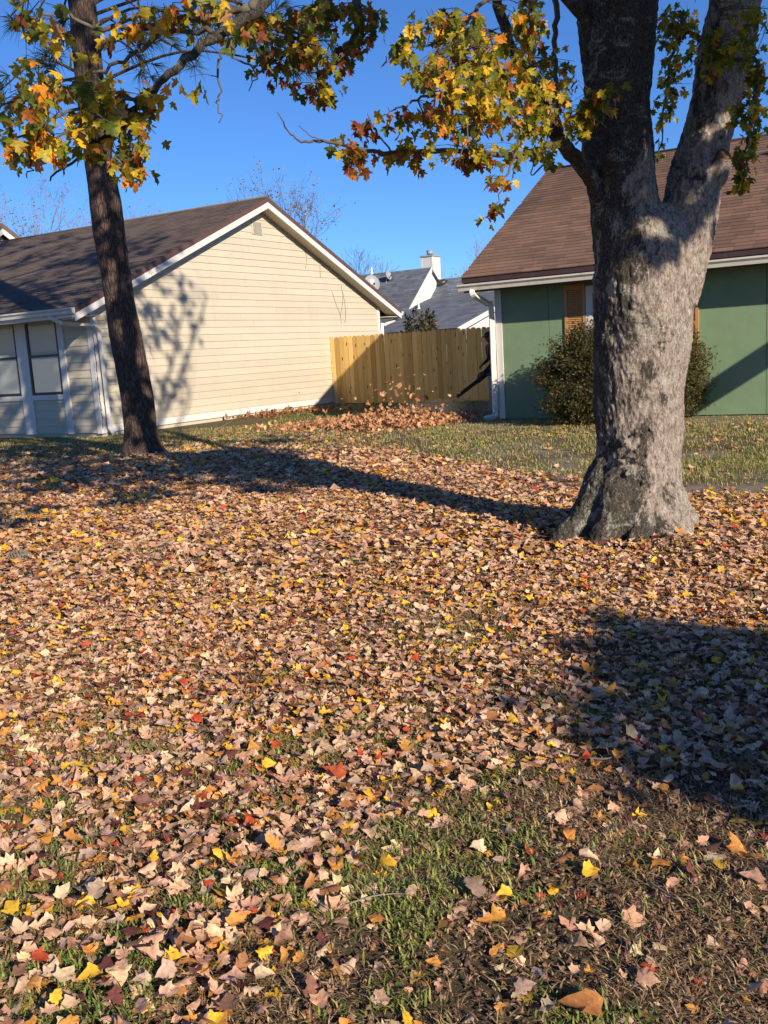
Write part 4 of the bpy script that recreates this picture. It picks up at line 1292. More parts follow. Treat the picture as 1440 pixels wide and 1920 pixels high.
    # ---- leaf groups
    tips, tipw, tipn = [], [], []
    rr = random.Random(77)
    def blob(px, py, rx, ry, Y, dY, n, w):
        for _ in range(int(n * (1.15 if w is W_LEFT else (2.1 if (w is W_RIGHT or w is W_GREEN) else 1.4)) + 0.5)):
            while True:
                a, b = rr.uniform(-1, 1), rr.uniform(-1, 1)
                if a * a + b * b <= 1: break
            tips.append(at(px + a * rx, py + b * ry, Y + rr.uniform(-dY, dY))); tipw.append(w); tipn.append(rr.choice([2, 3, 4, 4, 5]))
    for d in [(75, 25, 50, 40, 3.9, .3, 5), (30, 170, 50, 70, 3.7, .3, 11), (110, 150, 60, 50, 3.9, .3, 9), (70, 245, 70, 50, 3.7, .25, 13), (185, 145, 70, 45, 3.9, .3, 10), (200, 215, 70, 45, 3.85, .25, 12), (140, 250, 60, 35, 3.8, .2, 8), (255, 190, 40, 35, 3.95, .2, 7), (205, 300, 45, 25, 3.85, .15, 7), (288, 250, 18, 30, 3.95, .1, 4), (238, 295, 30, 20, 3.9, .1, 5), (240, 70, 50, 40, 4.2, .3, 4), (270, 18, 70, 22, 4.1, .2, 9), (360, 8, 50, 16, 4.2, .2, 6), (440, 40, 40, 40, 4.25, .2, 5), (345, 145, 16, 14, 4.1, .1, 2), (300, 170, 20, 18, 4.0, .1, 2), (130, 70, 50, 30, 4.0, .2, 3), (28, 280, 34, 24, 3.7, .1, 4), (100, 275, 24, 16, 3.7, .1, 4)]:
        blob(*d, W_LEFT)
    for d in [(500, 20, 45, 25, 5.2, .3, 8), (525, 75, 50, 40, 5.3, .3, 14), (575, 35, 50, 35, 5.4, .3, 14), (590, 115, 45, 30, 5.4, .2, 12), (575, 158, 32, 16, 5.4, .1, 8), (622, 172, 18, 14, 5.5, .1, 4), (655, 40, 40, 35, 5.5, .2, 11), (695, 35, 24, 20, 5.5, .2, 6), (645, 98, 30, 22, 5.5, .2, 7), (484, 110, 26, 22, 5.3, .1, 5), (655, 75, 20, 20, 5.5, .1, 3), (420, 10, 50, 14, 5.0, .2, 6), (465, 45, 30, 22, 5.1, .2, 5), (620, 15, 40, 16, 5.5, .2, 6)]:
        blob(*d, W_MID)
    for d in [(785, 22, 26, 20, 4.9, .2, 4), (762, 92, 16, 18, 4.9, .1, 3), (850, 45, 50, 38, 4.9, .3, 12), (825, 125, 40, 35, 4.6, .3, 10), (905, 95, 55, 50, 4.9, .4, 19), (880, 165, 50, 32, 4.8, .3, 14), (960, 130, 45, 50, 5.3, .4, 17), (775, 135, 16, 18, 4.8, .1, 3), (838, 205, 40, 22, 4.6, .2, 8), (920, 215, 50, 35, 5.0, .3, 14), (1000, 205, 42, 50, 5.7, .3, 18), (822, 255, 46, 26, 4.9, .2, 7), (930, 275, 34, 30, 5.3, .2, 7), (1012, 275, 34, 34, 5.8, .2, 10), (990, 45, 34, 45, 5.4, .3, 12), (1050, 140, 40, 45, 6.0, .2, 13), (1080, 215, 28, 36, 6.0, .1, 11), (1118, 205, 30, 30, 5.9, .05, 6), (1150, 160, 22, 14, 5.85, .05, 3)]:
        blob(*d, W_RIGHT)
    for d in [(672, 240, 24, 10, 4.85, .1, 4), (645, 275, 22, 12, 4.75, .1, 4), (662, 318, 10, 12, 4.8, .05, 3), (720, 290, 36, 10, 4.9, .1, 4), (765, 302, 20, 10, 5.0, .1, 3), (868, 305, 40, 14, 5.2, .1, 6), (920, 345, 14, 22, 5.3, .1, 4), (928, 392, 10, 10, 5.3, .05, 2), (735, 203, 14, 6, 4.7, .05, 2), (790, 300, 14, 8, 5.0, .05, 2)]:
        blob(*d, W_TIP)
    for d in [(1252, 45, 30, 40, 7.3, .3, 12), (1262, 125, 18, 26, 7.4, .2, 6), (1250, 215, 14, 18, 7.5, .1, 4), (1236, 280, 8, 12, 7.5, .1, 2), (1400, 85, 30, 30, 6.0, .2, 8), (1420, 150, 22, 36, 5.95, .1, 8), (1392, 215, 22, 26, 5.9, .1, 6), (1380, 300, 14, 12, 5.85, .05, 3), (1402, 335, 18, 8, 5.85, .05, 3), (1340, 95, 22, 45, 6.1, .1, 9), (1425, 20, 28, 20, 6.0, .2, 6), (1280, 25, 30, 25, 7.3, .3, 6), (1245, 165, 14, 24, 7.5, .1, 3), (1300, 120, 18, 40, 7.2, .2, 4), (1415, 265, 14, 30, 5.9, .1, 4)]:
        blob(*d, W_GREEN)
    n_in = len(tips)
    # crown above the picture: clumps around the ascending limbs, fed by world coordinates
    def cblob(c, r, n, w):
        for _ in range(n):
            v = Vector((rr.gauss(0, 1), rr.gauss(0, 1), rr.gauss(0, 1))).normalized() * (rr.random() ** 0.4)
            p = Vector((c[0] + v.x * r[0], c[1] + v.y * r[1], c[2] + v.z * r[2]))
            if p.z < 0.42 * p.y + 1.75 and p.x < 0.52 * p.y: continue
            tips.append(p); tipw.append(w); tipn.append(rr.choice([6, 7, 8]))
    for c, r, n in [((0.3, 6.4, 5.2), (1.6, 1.2, 0.7), 150), ((-1.4, 5.6, 5.3), (1.5, 1.4, 0.8), 150), ((1.4, 7.4, 6.4), (1.8, 1.3, 0.9), 120), ((-0.6, 7.8, 7.2), (1.6, 1.6, 1.0), 110),
                    ((1.6, 6.4, 8.6), (1.9, 1.7, 1.2), 150), ((3.6, 6.2, 8.6), (1.6, 1.6, 1.2), 110), ((0.6, 6.0, 10.4), (1.8, 1.8, 1.1), 120), ((2.8, 7.2, 11.0), (1.9, 1.7, 1.2), 120), ((3.8, 6.6, 12.6), (1.3, 1.4, 0.9), 60),
                    ((2.9, 4.6, 4.4), (0.8, 0.7, 0.45), 55), ((0.9, 4.4, 4.7), (1.5, 1.1, 0.55), 110), ((-0.9, 4.1, 4.5), (1.4, 1.0, 0.5), 90), ((1.3, 2.9, 4.5), (1.2, 1.0, 0.5), 75), ((0.1, 2.0, 3.5), (1.0, 0.6, 0.35), 34), ((2.7, 3.5, 4.7), (1.3, 1.1, 0.5), 80), ((1.2, 4.3, 6.2), (1.7, 1.2, 0.6), 130), ((3.2, 4.6, 6.3), (1.4, 1.0, 0.5), 80), ((5.2, 4.4, 5.8), (1.1, 0.8, 0.35), 45), ((3.0, 2.2, 4.9), (1.2, 0.9, 0.45), 65), ((3.15, 4.25, 4.0), (0.95, 0.5, 0.75), 125), ((3.9, 2.6, 4.7), (1.1, 0.9, 0.45), 75), ((3.8, 3.6, 5.0), (0.9, 0.7, 0.4), 90), ((4.3, 1.5, 4.5), (0.9, 0.7, 0.35), 90), ((3.6, 4.6, 4.6), (0.8, 0.7, 0.5), 60), ((1.6, 5.0, 5.4), (1.2, 0.9, 0.6), 70), ((4.4, 6.6, 10.0), (1.2, 1.2, 1.0), 50)]:
        cblob(c, r, n, W_GREEN)
    TP = np.array(tips)
    # connect each tip to the nearest limb point with a fine twig
    tw = MB()
    LPOS, LY, LN, LW, LIN = [], [], [], [], []
    for i, p in enumerate(tips):
        d = SK - TP[i]
        d2 = (d * d).sum(1)
        # prefer limb points above the tip
        d2 = d2 + np.where(SK[:, 2] < TP[i][2] - 0.02, 0.05, 0)
        q = Vector(SK[int(np.argmin(d2))])
        L_ = (p - q).length
        if L_ > 0.02:
            mid = (p + q) / 2 + Vector((rr.uniform(-.1, .1), rr.uniform(-.1, .1), rr.uniform(0.0, .14))) * min(L_, 0.6)
            r0 = 0.0022 + 0.0028 * min(L_, 1.5)
            tw.tube([q, mid, p], [r0, r0 * 0.7, 0.0012], 3, False)
        out = (p - q); out = out.normalized() if out.length > 1e-4 else Vector((0, 0, -1))
        for k in range(tipn[i]):
            back = rr.uniform(0, 0.10)
            b = p - out * back + Vector((rr.uniform(-1, 1), rr.uniform(-1, 1), rr.uniform(-1.1, 0.5))) * 0.05
            yd = Vector((rr.uniform(-1, 1), rr.uniform(-1, 1), 0)) * 0.75 + Vector((0, 0, -0.85)) + out * 0.25
            LPOS.append(b); LY.append(yd); LN.append(Vector((rr.gauss(0, .8), rr.gauss(0, .8) - 0.5, rr.uniform(0, 1.3)))); LW.append(tipw[i]); LIN.append(i < n_in)
    tag(tw.build('twigs', M['twig'], H), kind='stuff')
    LPOS = np.array(LPOS); LY = np.array(LY); LN = np.array(LN); LIN = np.array(LIN)
    N = len(LPOS)
    cols = np.empty((N, 3))
    keys = {}
    for i, w in enumerate(LW):
        keys.setdefault(id(w), (w, []))[1].append(i)
    for w, idx in keys.values():
        cols[idx] = pick_cols(PAL_LIVE, w, len(idx))
    # leaves on one twig share a tint
    size = np.where(LIN, rng.uniform(0.038, 0.070, N), rng.uniform(0.10, 0.15, N))
    px, py, dd = project_np(LPOS)
    inview = LIN & (px > -10) & (px < 1450) & (py > -10)
    order = np.argsort(np.where(inview, dd / size, 1e9))[:300]
    single = np.zeros(N, bool); single[order] = True
    # single leaves as parts
    meshes = []
    for k, (tv, tt) in enumerate(HANG):
        me = fast_mesh('leaf', tv, tt, smooth=True); me.materials.append(M['leaf_obj']); meshes.append(me)
    for i in order:
        y = Vector(LY[i]).normalized(); x = y.cross(Vector(LN[i])).normalized(); z = x.cross(y)
        mat = Matrix((x, y, z)).transposed().to_4x4()
        o = bpy.data.objects.new('leaf', meshes[rr.randrange(4)]); COL.objects.link(o)
        o.parent = H
        o.matrix_local = Matrix.Translation(Vector(LPOS[i]) - TREE) @ mat @ Matrix.Scale(size[i], 4)
        o.color = (*cols[i], 1)
    for nm, msk, tmpl in (('foliage', LIN & ~single, HANG), ('upper_foliage', ~LIN, HANG_LO)):
        V, T, C = leaf_batch(tmpl, LPOS[msk], LY[msk], LN[msk], size[msk], cols[msk])
        o = add_mesh(nm, fast_mesh(nm, V, T, C), M['leaf_attr'], H)
        tag(o, kind='stuff')
build_maple()

# ------------------------------------------------------------------ the pine
def needle_tuft(P, D, n, length, r):
    """returns verts/tris of thin needles fanning about direction D"""
    V, T = [], []
    for _ in range(n):
        d = (D * 0.75 + Vector((r.gauss(0, .6), r.gauss(0, .6), r.gauss(0, .55)))).normalized()
        l = length * r.uniform(0.7, 1.1)
        s = d.cross(Vector((r.gauss(0, 1), r.gauss(0, 1), r.gauss(0, 1)))).normalized() * 0.0045
        b = P + d * r.uniform(-0.03, 0.05)
        e = b + d * l - UZ * l * l * r.uniform(0.5, 1.2)
        mdl = b + d * l * 0.5 - UZ * l * l * 0.1
        o = len(V); V += [b - s, b + s, mdl + s, mdl - s, e]
        T += [(o, o + 1, o + 2), (o, o + 2, o + 3), (o + 3, o + 2, o + 4)]
    return V, T
def build_pine():
    base = gnd(268, 852)
    H = empty('pine_tree', (base.x, base.y, 0), 'leaning tall pine with dark plated bark in front of the cream house', 'tree')
    Yp = base.y
    rows = [(905, 205, 338), (852, 230, 310), (835, 233, 300), (800, 234, 293), (740, 228, 286), (640, 208, 266), (560, 198, 250), (500, 189, 241), (440, 178, 233), (380, 170, 224), (320, 163, 213), (215, 152, 199), (110, 140, 188), (0, 130, 177)]
    pts, rad = [], []
    for y, l, r in rows:
        c = at((l + r) / 2, y, Yp); pts.append(c); rad.append((r - l) / 2 * Yp / FPX)
    top = pts[-1]
    for k, (dx, dz, r) in enumerate([(-0.03, 1.5, 0.19), (0.05, 3.5, 0.16), (0.15, 6.0, 0.11), (0.2, 8.0, 0.05), (0.2, 9.0, 0.01)]):
        pts.append(top + Vector((dx, 0, dz))); rad.append(r)
    S = smooth_path(pts, 8); R_ = lerp_list(rad, len(S))
    m = MB(); n = 40
    # rings with plated relief
    vs, fs = [], []
    for i, p in enumerate(S):
        for k in range(n):
            t = 2 * math.pi * k / n
            d = Vector((math.cos(t), math.sin(t), 0))
            q = p + d * R_[i]
            r2 = R_[i] * (1 + 0.06 * mnoise.noise((q.x * 5, q.y * 5, q.z * 1.6)) + 0.07 * abs(mnoise.noise((q.x * 16, q.y * 16, q.z * 4.5))))
            if q.z < 0.35:
                r2 *= 1 + 0.16 * (0.35 - q.z) * (1 + math.sin(5 * t + 1.0))
            vs.append(p + d * r2)
    for i in range(len(S) - 1):
        for k in range(n):
            fs.append((i * n + k, i * n + (k + 1) % n, (i + 1) * n + (k + 1) % n, (i + 1) * n + k))
    m.add(vs, fs, True)
    m.build('trunk', M['pine_bark'], H)
    r = random.Random(31)
    V, T = [], []
    def tuft(P, D, nn, ln):
        v, t = needle_tuft(P, D, nn, ln, r)
        o = len(V); V.extend(v); T.extend([(a + o, b + o, c + o) for a, b, c in t])
    def pbranch(P, ang, ln, rise, dens):
        d = Vector((math.cos(ang), math.sin(ang), 0))
        path = smooth_path([P, P + d * ln * .35 + UZ * rise * .5, P + d * ln * .7 + UZ * rise * .7, P + d * ln + UZ * rise], 4)
        q = MB(); q.tube(path, lerp_list([0.045, 0.008], len(path)), 6); q.build('branch', M['pine_bark'], H)
        for j in range(int(dens * ln)):
            u = 0.35 + 0.65 * r.random()
            b = path[min(int(u * (len(path) - 1)), len(path) - 1)]
            sd = Vector((-d.y, d.x, 0)) * r.uniform(-1, 1) * ln * 0.28 * u
            e = b + sd + UZ * r.uniform(-0.1, 0.25) + d * r.uniform(0, 0.2)
            q = MB()
            tuft(e, (e - b + d * 0.3 + UZ * 0.25).normalized(), 34, 0.26)
            stems.tube([b, (b + e) / 2 + UZ * 0.03, e], [0.012, 0.009, 0.007], 4)
        return path
    stems = MB()
    trunk_at = lambda z: min(S, key=lambda p: abs(p.z - z))
    # lower branches seen beside the trunk in the picture's top edge
    for (px, py, Y) in ((60, 40, 15.0), (95, 110, 14.6), (110, 60, 15.6), (255, 90, 15.2), (275, 120, 14.6), (300, 60, 15.8), (20, 30, 14.8), (0, 170, 14.6), (-30, 250, 14.2), (100, 130, 15.5), (560, 75, 14.5), (545, 125, 14.0), (580, 50, 14.2), (520, 30, 15.0), (385, 60, 15.0), (350, 100, 14.6), (480, 60, 14.6)):
        e = at(px, py, Y)
        b = trunk_at(max(e.z - 0.2, 5.0) + 0.4)
        path = smooth_path([b, (b + e) / 2 + UZ * 0.35, e], 5)
        q = MB(); q.tube(path, lerp_list([0.03, 0.008], len(path)), 6); q.build('branch', M['pine_bark'], H)
        for j in range(5):
            t2 = e + Vector((r.gauss(0, .16), r.gauss(0, .16), r.gauss(0, .13)))
            tuft(t2, (e - b).normalized() * 0.7 + Vector((r.gauss(0, .4), r.gauss(0, .4), r.gauss(0, .3))), 30, 0.28)
            stems.tube([path[-3], e, t2], [0.009, 0.007, 0.005], 4)
    for k in range(26):
        z = 7.6 + k * 0.29
        a = k * 2.4
        pbranch(trunk_at(z), a, 2.6 * (1 - (k / 30) ** 1.5) + 0.4, 0.5, 9)
    stems_o = tag(stems.build('shoots', M['pine_bark'], H), kind='stuff')
    V = np.array([tuple(v) for v in V]); T = np.array(T)
    C = pick_cols([(0.035, 0.062, 0.022), (0.05, 0.085, 0.03), (0.075, 0.105, 0.045)], [2, 3, 1], len(V) // 5).repeat(5, axis=0)
    tag(add_mesh('needles', fast_mesh('needles', V, T, C), M['leaf_attr'], H), kind='stuff')
build_pine()

# ------------------------------------------------------------------ bare trees far behind
def bare_tree(name, label, P, height, spread, seed, leafy=0, lean=0.0, group=None, col='bare_bark', stems=1):
    H = empty(name, P, label, 'tree', group)
    r = random.Random(seed)
    trunk = MB(); twigs = MB()
    tipsl = []
    def grow(p, d, l, rad, lev):
        n = 4
        pts = [p]; dd = d.copy()
        for i in range(n):
            dd = (dd + Vector((r.gauss(0, .13), r.gauss(0, .13), r.gauss(0, .06) + 0.05))).normalized()
            pts.append(pts[-1] + dd * l / n)
        (trunk if lev == 0 else twigs).tube(pts, lerp_list([rad, rad * 0.55], n + 1), 7 if lev == 0 else 3, False)
        if lev >= 6:
            tipsl.append(pts[-1]); return
        if lev >= 3: tipsl.append(pts[2])
        kids = [3, 3, 3, 3, 2, 2][lev]
        for k in range(kids):
            i = r.choice([2, 3, 4]) if k else 4
            q = pts[i]
            a = r.uniform(0, 6.28)
            x = dd.cross(Vector((0.3, 0.9, 0.1))).normalized(); y = dd.cross(x)
            sp = r.uniform(0.35, 0.85) * spread
            nd_ = (dd + (x * math.cos(a) + y * math.sin(a)) * sp).normalized()
            grow(q, nd_, l * r.uniform(0.6, 0.78), max(rad * r.uniform(0.42, 0.6), 0.008), lev + 1)
    for s in range(stems):
        grow(Vector(P) + Vector((0.5 * s, 0, -0.1)), Vector((lean + r.uniform(-.1, .1) * (stems > 1), 0, 1)).normalized(), height * 0.40, height * 0.016, 0)
    trunk.build('trunk', M[col], H)
    tag(twigs.build('crown', M[col], H), kind='stuff')
    if leafy:
        pos = np.array([tuple(r.choice(tipsl) + Vector((r.gauss(0, .25), r.gauss(0, .25), r.gauss(0, .25)))) for _ in range(leafy)])
        V, T, C = leaf_batch(HANG_LO, pos, unit_rand(leafy), unit_rand(leafy), rng.uniform(0.06, 0.13, leafy), pick_cols([(0.30, 0.22, 0.15), (0.24, 0.18, 0.12), (0.22, 0.2, 0.09), (0.33, 0.22, 0.13)], [3, 2, 1, 1], leafy))
        tag(add_mesh('dry_leaves', fast_mesh('dry_leaves', V, T, C), M['dry_attr'], H), kind='stuff')
def far_tree(px_base, top_px, Y, **kw):
    b = at(px_base, 640, Y); t = at(px_base, top_px, Y)
    bare_tree(P=(b.x, b.y, 0), height=t.z * kw.pop('k', 0.93), **kw)
far_tree(72, 335, 60, name='bare_tree', label='pale bare tree with a few dry leaves above the cream roof, left of the pine', spread=0.75, seed=3, leafy=900)
far_tree(112, 370, 62, name='bare_tree', label='thin bare tree just left of the pine trunk above the roof', spread=0.7, seed=5, leafy=700)
far_tree(8, 380, 58, name='bare_tree', label='bare tree at the left picture edge above the white wing', spread=0.7, seed=6, leafy=300)
far_tree(165, 385, 64, name='bare_tree', label='bare tree half hidden behind the pine trunk on its left side', spread=0.7, seed=10, leafy=400)
far_tree(240, 380, 60, name='bare_tree', label='wispy bare tree just right of the pine trunk above the roof ridge', spread=0.7, seed=8, leafy=350)
far_tree(566, 358, 55, name='bare_tree', label='vine-clad bare tree behind the right slope of the cream gable', spread=0.75, seed=12, leafy=1200, col='twig')
far_tree(540, 385, 57, name='bare_tree', label='bare tree beside the cream gable peak', spread=0.7, seed=14, leafy=500, col='twig')
far_tree(663, 485, 70, name='bare_tree', label='small bare treetop over the lower end of the cream gable slope', spread=0.7, seed=16, leafy=100, col='twig')
far_tree(885, 430, 62, name='bare_tree', label='pale leafless tree between the chimney and the brown roof', spread=0.85, seed=18, leafy=0)
far_tree(850, 490, 66, name='bare_tree', label='low leafless tree just right of the chimney', spread=0.85, seed=19, leafy=60)

# ------------------------------------------------------------------ shrubs
def shrub(name, label, C, R_, n, pal, w, size, seed, twigs=120, tmpl=None):
    H = empty(name, (C[0], C[1], 0), label, 'shrub')
    r = random.Random(seed)
    m = MB(); ends = []
    for i in range(twigs):
        v = Vector((r.gauss(0, 1), r.gauss(0, 1), r.gauss(0, 1))).normalized()
        k = r.uniform(0.88, 1.02) + 0.12 * mnoise.noise((v.x * 3 + seed, v.y * 3, v.z * 3))
        e = Vector((C[0] + v.x * R_[0] * k, C[1] + v.y * R_[1] * k, max(C[2] + v.z * R_[2] * k, 0.05)))
        b = Vector((C[0] + r.uniform(-.12, .12), C[1] + r.uniform(-.12, .12), 0.0))
        mid = b.lerp(e, 0.5) + Vector((0, 0, 0.12))
        m.tube([b, mid, e], [0.010, 0.004, 0.0012], 4, False); ends.append((mid, e))
    m.build('stems', M['twig'], H)
    pos, nr, yd = [], [], []
    for i in range(n):
        mid, e = r.choice(ends)
        u = 0.2 + 0.86 * r.random() ** 0.5
        p = mid.lerp(e, u) + Vector((r.gauss(0, .07), r.gauss(0, .07), r.gauss(0, .07)))
        if p.z < 0.03: continue
        pos.append(tuple(p)); o = (p - Vector(C)).normalized()
        nr.append(tuple(o + Vector((r.gauss(0, .5), r.gauss(0, .5), r.gauss(0, .5) + .3)))); yd.append(tuple(Vector((r.gauss(0, 1), r.gauss(0, 1), r.gauss(0, 1))) + o * 0.6))
    pos = np.array(pos); N = len(pos)
    V, T, Cc = leaf_batch(tmpl or [OVAL], pos, np.array(yd), np.array(nr), rng.uniform(size[0], size[1], N), pick_cols(pal, w, N, 0.25))
    tag(add_mesh('foliage', fast_mesh('foliage', V, T, Cc), M['leaf_attr'], H), kind='stuff')
_ov = np.array([(0, 0, 0), (0.24, 0.4, 0.05), (0, 1, -0.05), (-0.24, 0.4, 0.05)]); OVAL = (_ov, np.array([(0, 1, 2), (0, 2, 3)]))
_p = Rg(2.58, -0.85, 0)
shrub('boxwood_shrub', 'big round dark green shrub under the window behind the maple trunk', (_p.x, _p.y, 0.72), (1.40, 0.75, 1.0), 66000, [(0.055, 0.068, 0.02), (0.10, 0.115, 0.035), (0.17, 0.15, 0.06), (0.22, 0.13, 0.06)], [3, 4, 2, 2], (0.035, 0.065), 2, 420)
_p = at(787, 596, 33.0)
shrub('broadleaf_shrub', 'reddish green broadleaf treetop showing above the fence', (_p.x, _p.y, _p.z - 0.25), (0.5, 0.5, 0.48), 420, [(0.05, 0.06, 0.02), (0.16, 0.07, 0.03), (0.09, 0.085, 0.03)], [3, 2, 2], (0.14, 0.22), 4, 40)
_p = at(765, 618, 32.0)
shrub('broadleaf_shrub', 'low dark sprig of leaves just above the fence line', (_p.x, _p.y, _p.z - 0.2), (0.25, 0.25, 0.3), 120, [(0.04, 0.05, 0.018), (0.07, 0.07, 0.02)], [3, 2], (0.12, 0.2), 5, 14)

# ------------------------------------------------------------------ trees standing outside the picture on the right that shade it
def build_shade_trees():
    # small round-crowned tree close by on the right
    B = Vector((5.30, -3.1, 0))
    H = empty('ornamental_tree', B, 'small round-crowned tree outside the picture on the right, shading the near lawn', 'tree')
    m = MB(); r = random.Random(12)
    m.tube(smooth_path([B - UZ * 0.1, B + Vector((0.02, 0, 1.2)), B + Vector((0, 0.03, 2.3))], 4), lerp_list([0.07, 0.05], 9), 10); m.build('trunk', M['maple_bark'], H)
    tw = MB(); pos = []
    C = B + UZ * 2.95
    for i in range(150):
        v = Vector((r.gauss(0, 1), r.gauss(0, 1), r.gauss(0, 1))).normalized() * r.random() ** 0.45
        e = C + Vector((v.x * 0.95, v.y * 0.85, v.z * 0.46))
        tw.tube([B + UZ * 2.25, C.lerp(e, 0.5) + UZ * 0.05, e], [0.012, 0.007, 0.003], 4, False)
        for k in range(22):
            pos.append(tuple(e + Vector((r.gauss(0, .10), r.gauss(0, .10), r.gauss(0, .08)))))
    tag(tw.build('limbs', M['twig'], H), kind='stuff')
    pos = np.array(pos); N = len(pos)
    V, T, C_ = leaf_batch(HANG_LO, pos, unit_rand(N) - np.array([0, 0, .5]), unit_rand(N), rng.uniform(0.09, 0.14, N), pick_cols(PAL_LIVE, W_GREEN, N))
    tag(add_mesh('foliage', fast_mesh('foliage', V, T, C_), M['leaf_attr'], H), kind='stuff')
    # leaning bare trunk whose shadow crosses the green wall
    P1 = Rg(3.2, -0.02, 0.02); P2 = Rg(5.9, -0.02, 1.72)
    A = P1 + SUNV * 4.2; Bq = P2 + SUNV * 5.4
    far = Bq + (Bq - A).normalized() * 2.0
    base = Vector((far.x + 1.5, far.y - 0.6, 0))
    H = empty('leaning_tree', base, 'tree outside the picture on the right with a low leaning limb', 'tree')
    q = MB(); q.tube(smooth_path([base - UZ * 0.2, base + Vector((0, 0, 2.5)), base + Vector((0.1, 0.1, 6.0)), base + Vector((0.1, 0.2, 9.0))], 5), lerp_list([0.28, 0.24, 0.18, 0.08], 16), 12); q.build('trunk', M['maple_bark'], H)
    q = MB(); q.tube(smooth_path([base + Vector((0, 0, 3.6)), far, Bq, A], 5), lerp_list([0.22, 0.21, 0.19, 0.17], 16), 12); q.build('limb', M['maple_bark'], H)
build_shade_trees()
def build_mirrored_house():
    A = Vector((-44.0, 16.0, 0))
    def W(a, b, z): return A + Vector((-b, a, z))
    H = empty('neighbour_house', A, 'pale house outside the picture at left, mirrored in the cream house windows', 'house')
    one_box('wall', M['greywhite'], H, W, -7, 9, 0, 8, -0.1, 2.7)
    q = MB()
    q.prism([W(-7.4, -0.5, 2.6), W(-7.4, 4, 4.6), W(-7.4, 8.5, 2.6)], [W(9.4, -0.5, 2.6), W(9.4, 4, 4.6), W(9.4, 8.5, 2.6)]); q.build('roof', M['shingle_brown'], H)
    one_box('garage_door', M['white'], H, W, -5, -0.2, -0.06, -0.004, 0.0, 2.2)
    one_box('window', M['unlit_room'], H, W, 3, 5, -0.06, -0.004, 0.9, 2.1)
build_mirrored_house()

# ------------------------------------------------------------------ condenser unit, worker and leaf blower beside the green house
def build_condenser():
    H = empty('air_conditioner', Rg(-0.72, 2.2, 0), 'pale ribbed air conditioner box with dark top beside the green house', 'air conditioner')
    one_box('base_pad', M['concrete'], H, Rg, -1.2, -0.25, 1.72, 2.67, -0.03, 0.06)
    one_box('cabinet', M['condenser'], H, Rg, -1.08, -0.37, 1.84, 2.55, 0.062, 0.76)
    for k in range(24):
        a = -1.07 + k * 0.029
        one_box('rib', M['condenser'], H, Rg, a, a + 0.012, 1.822, 1.8395, 0.075, 0.75)
    one_box('top_cover', M['plastic_black'], H, Rg, -1.1, -0.35, 1.82, 2.57, 0.762, 0.82, 0.01)
build_condenser()

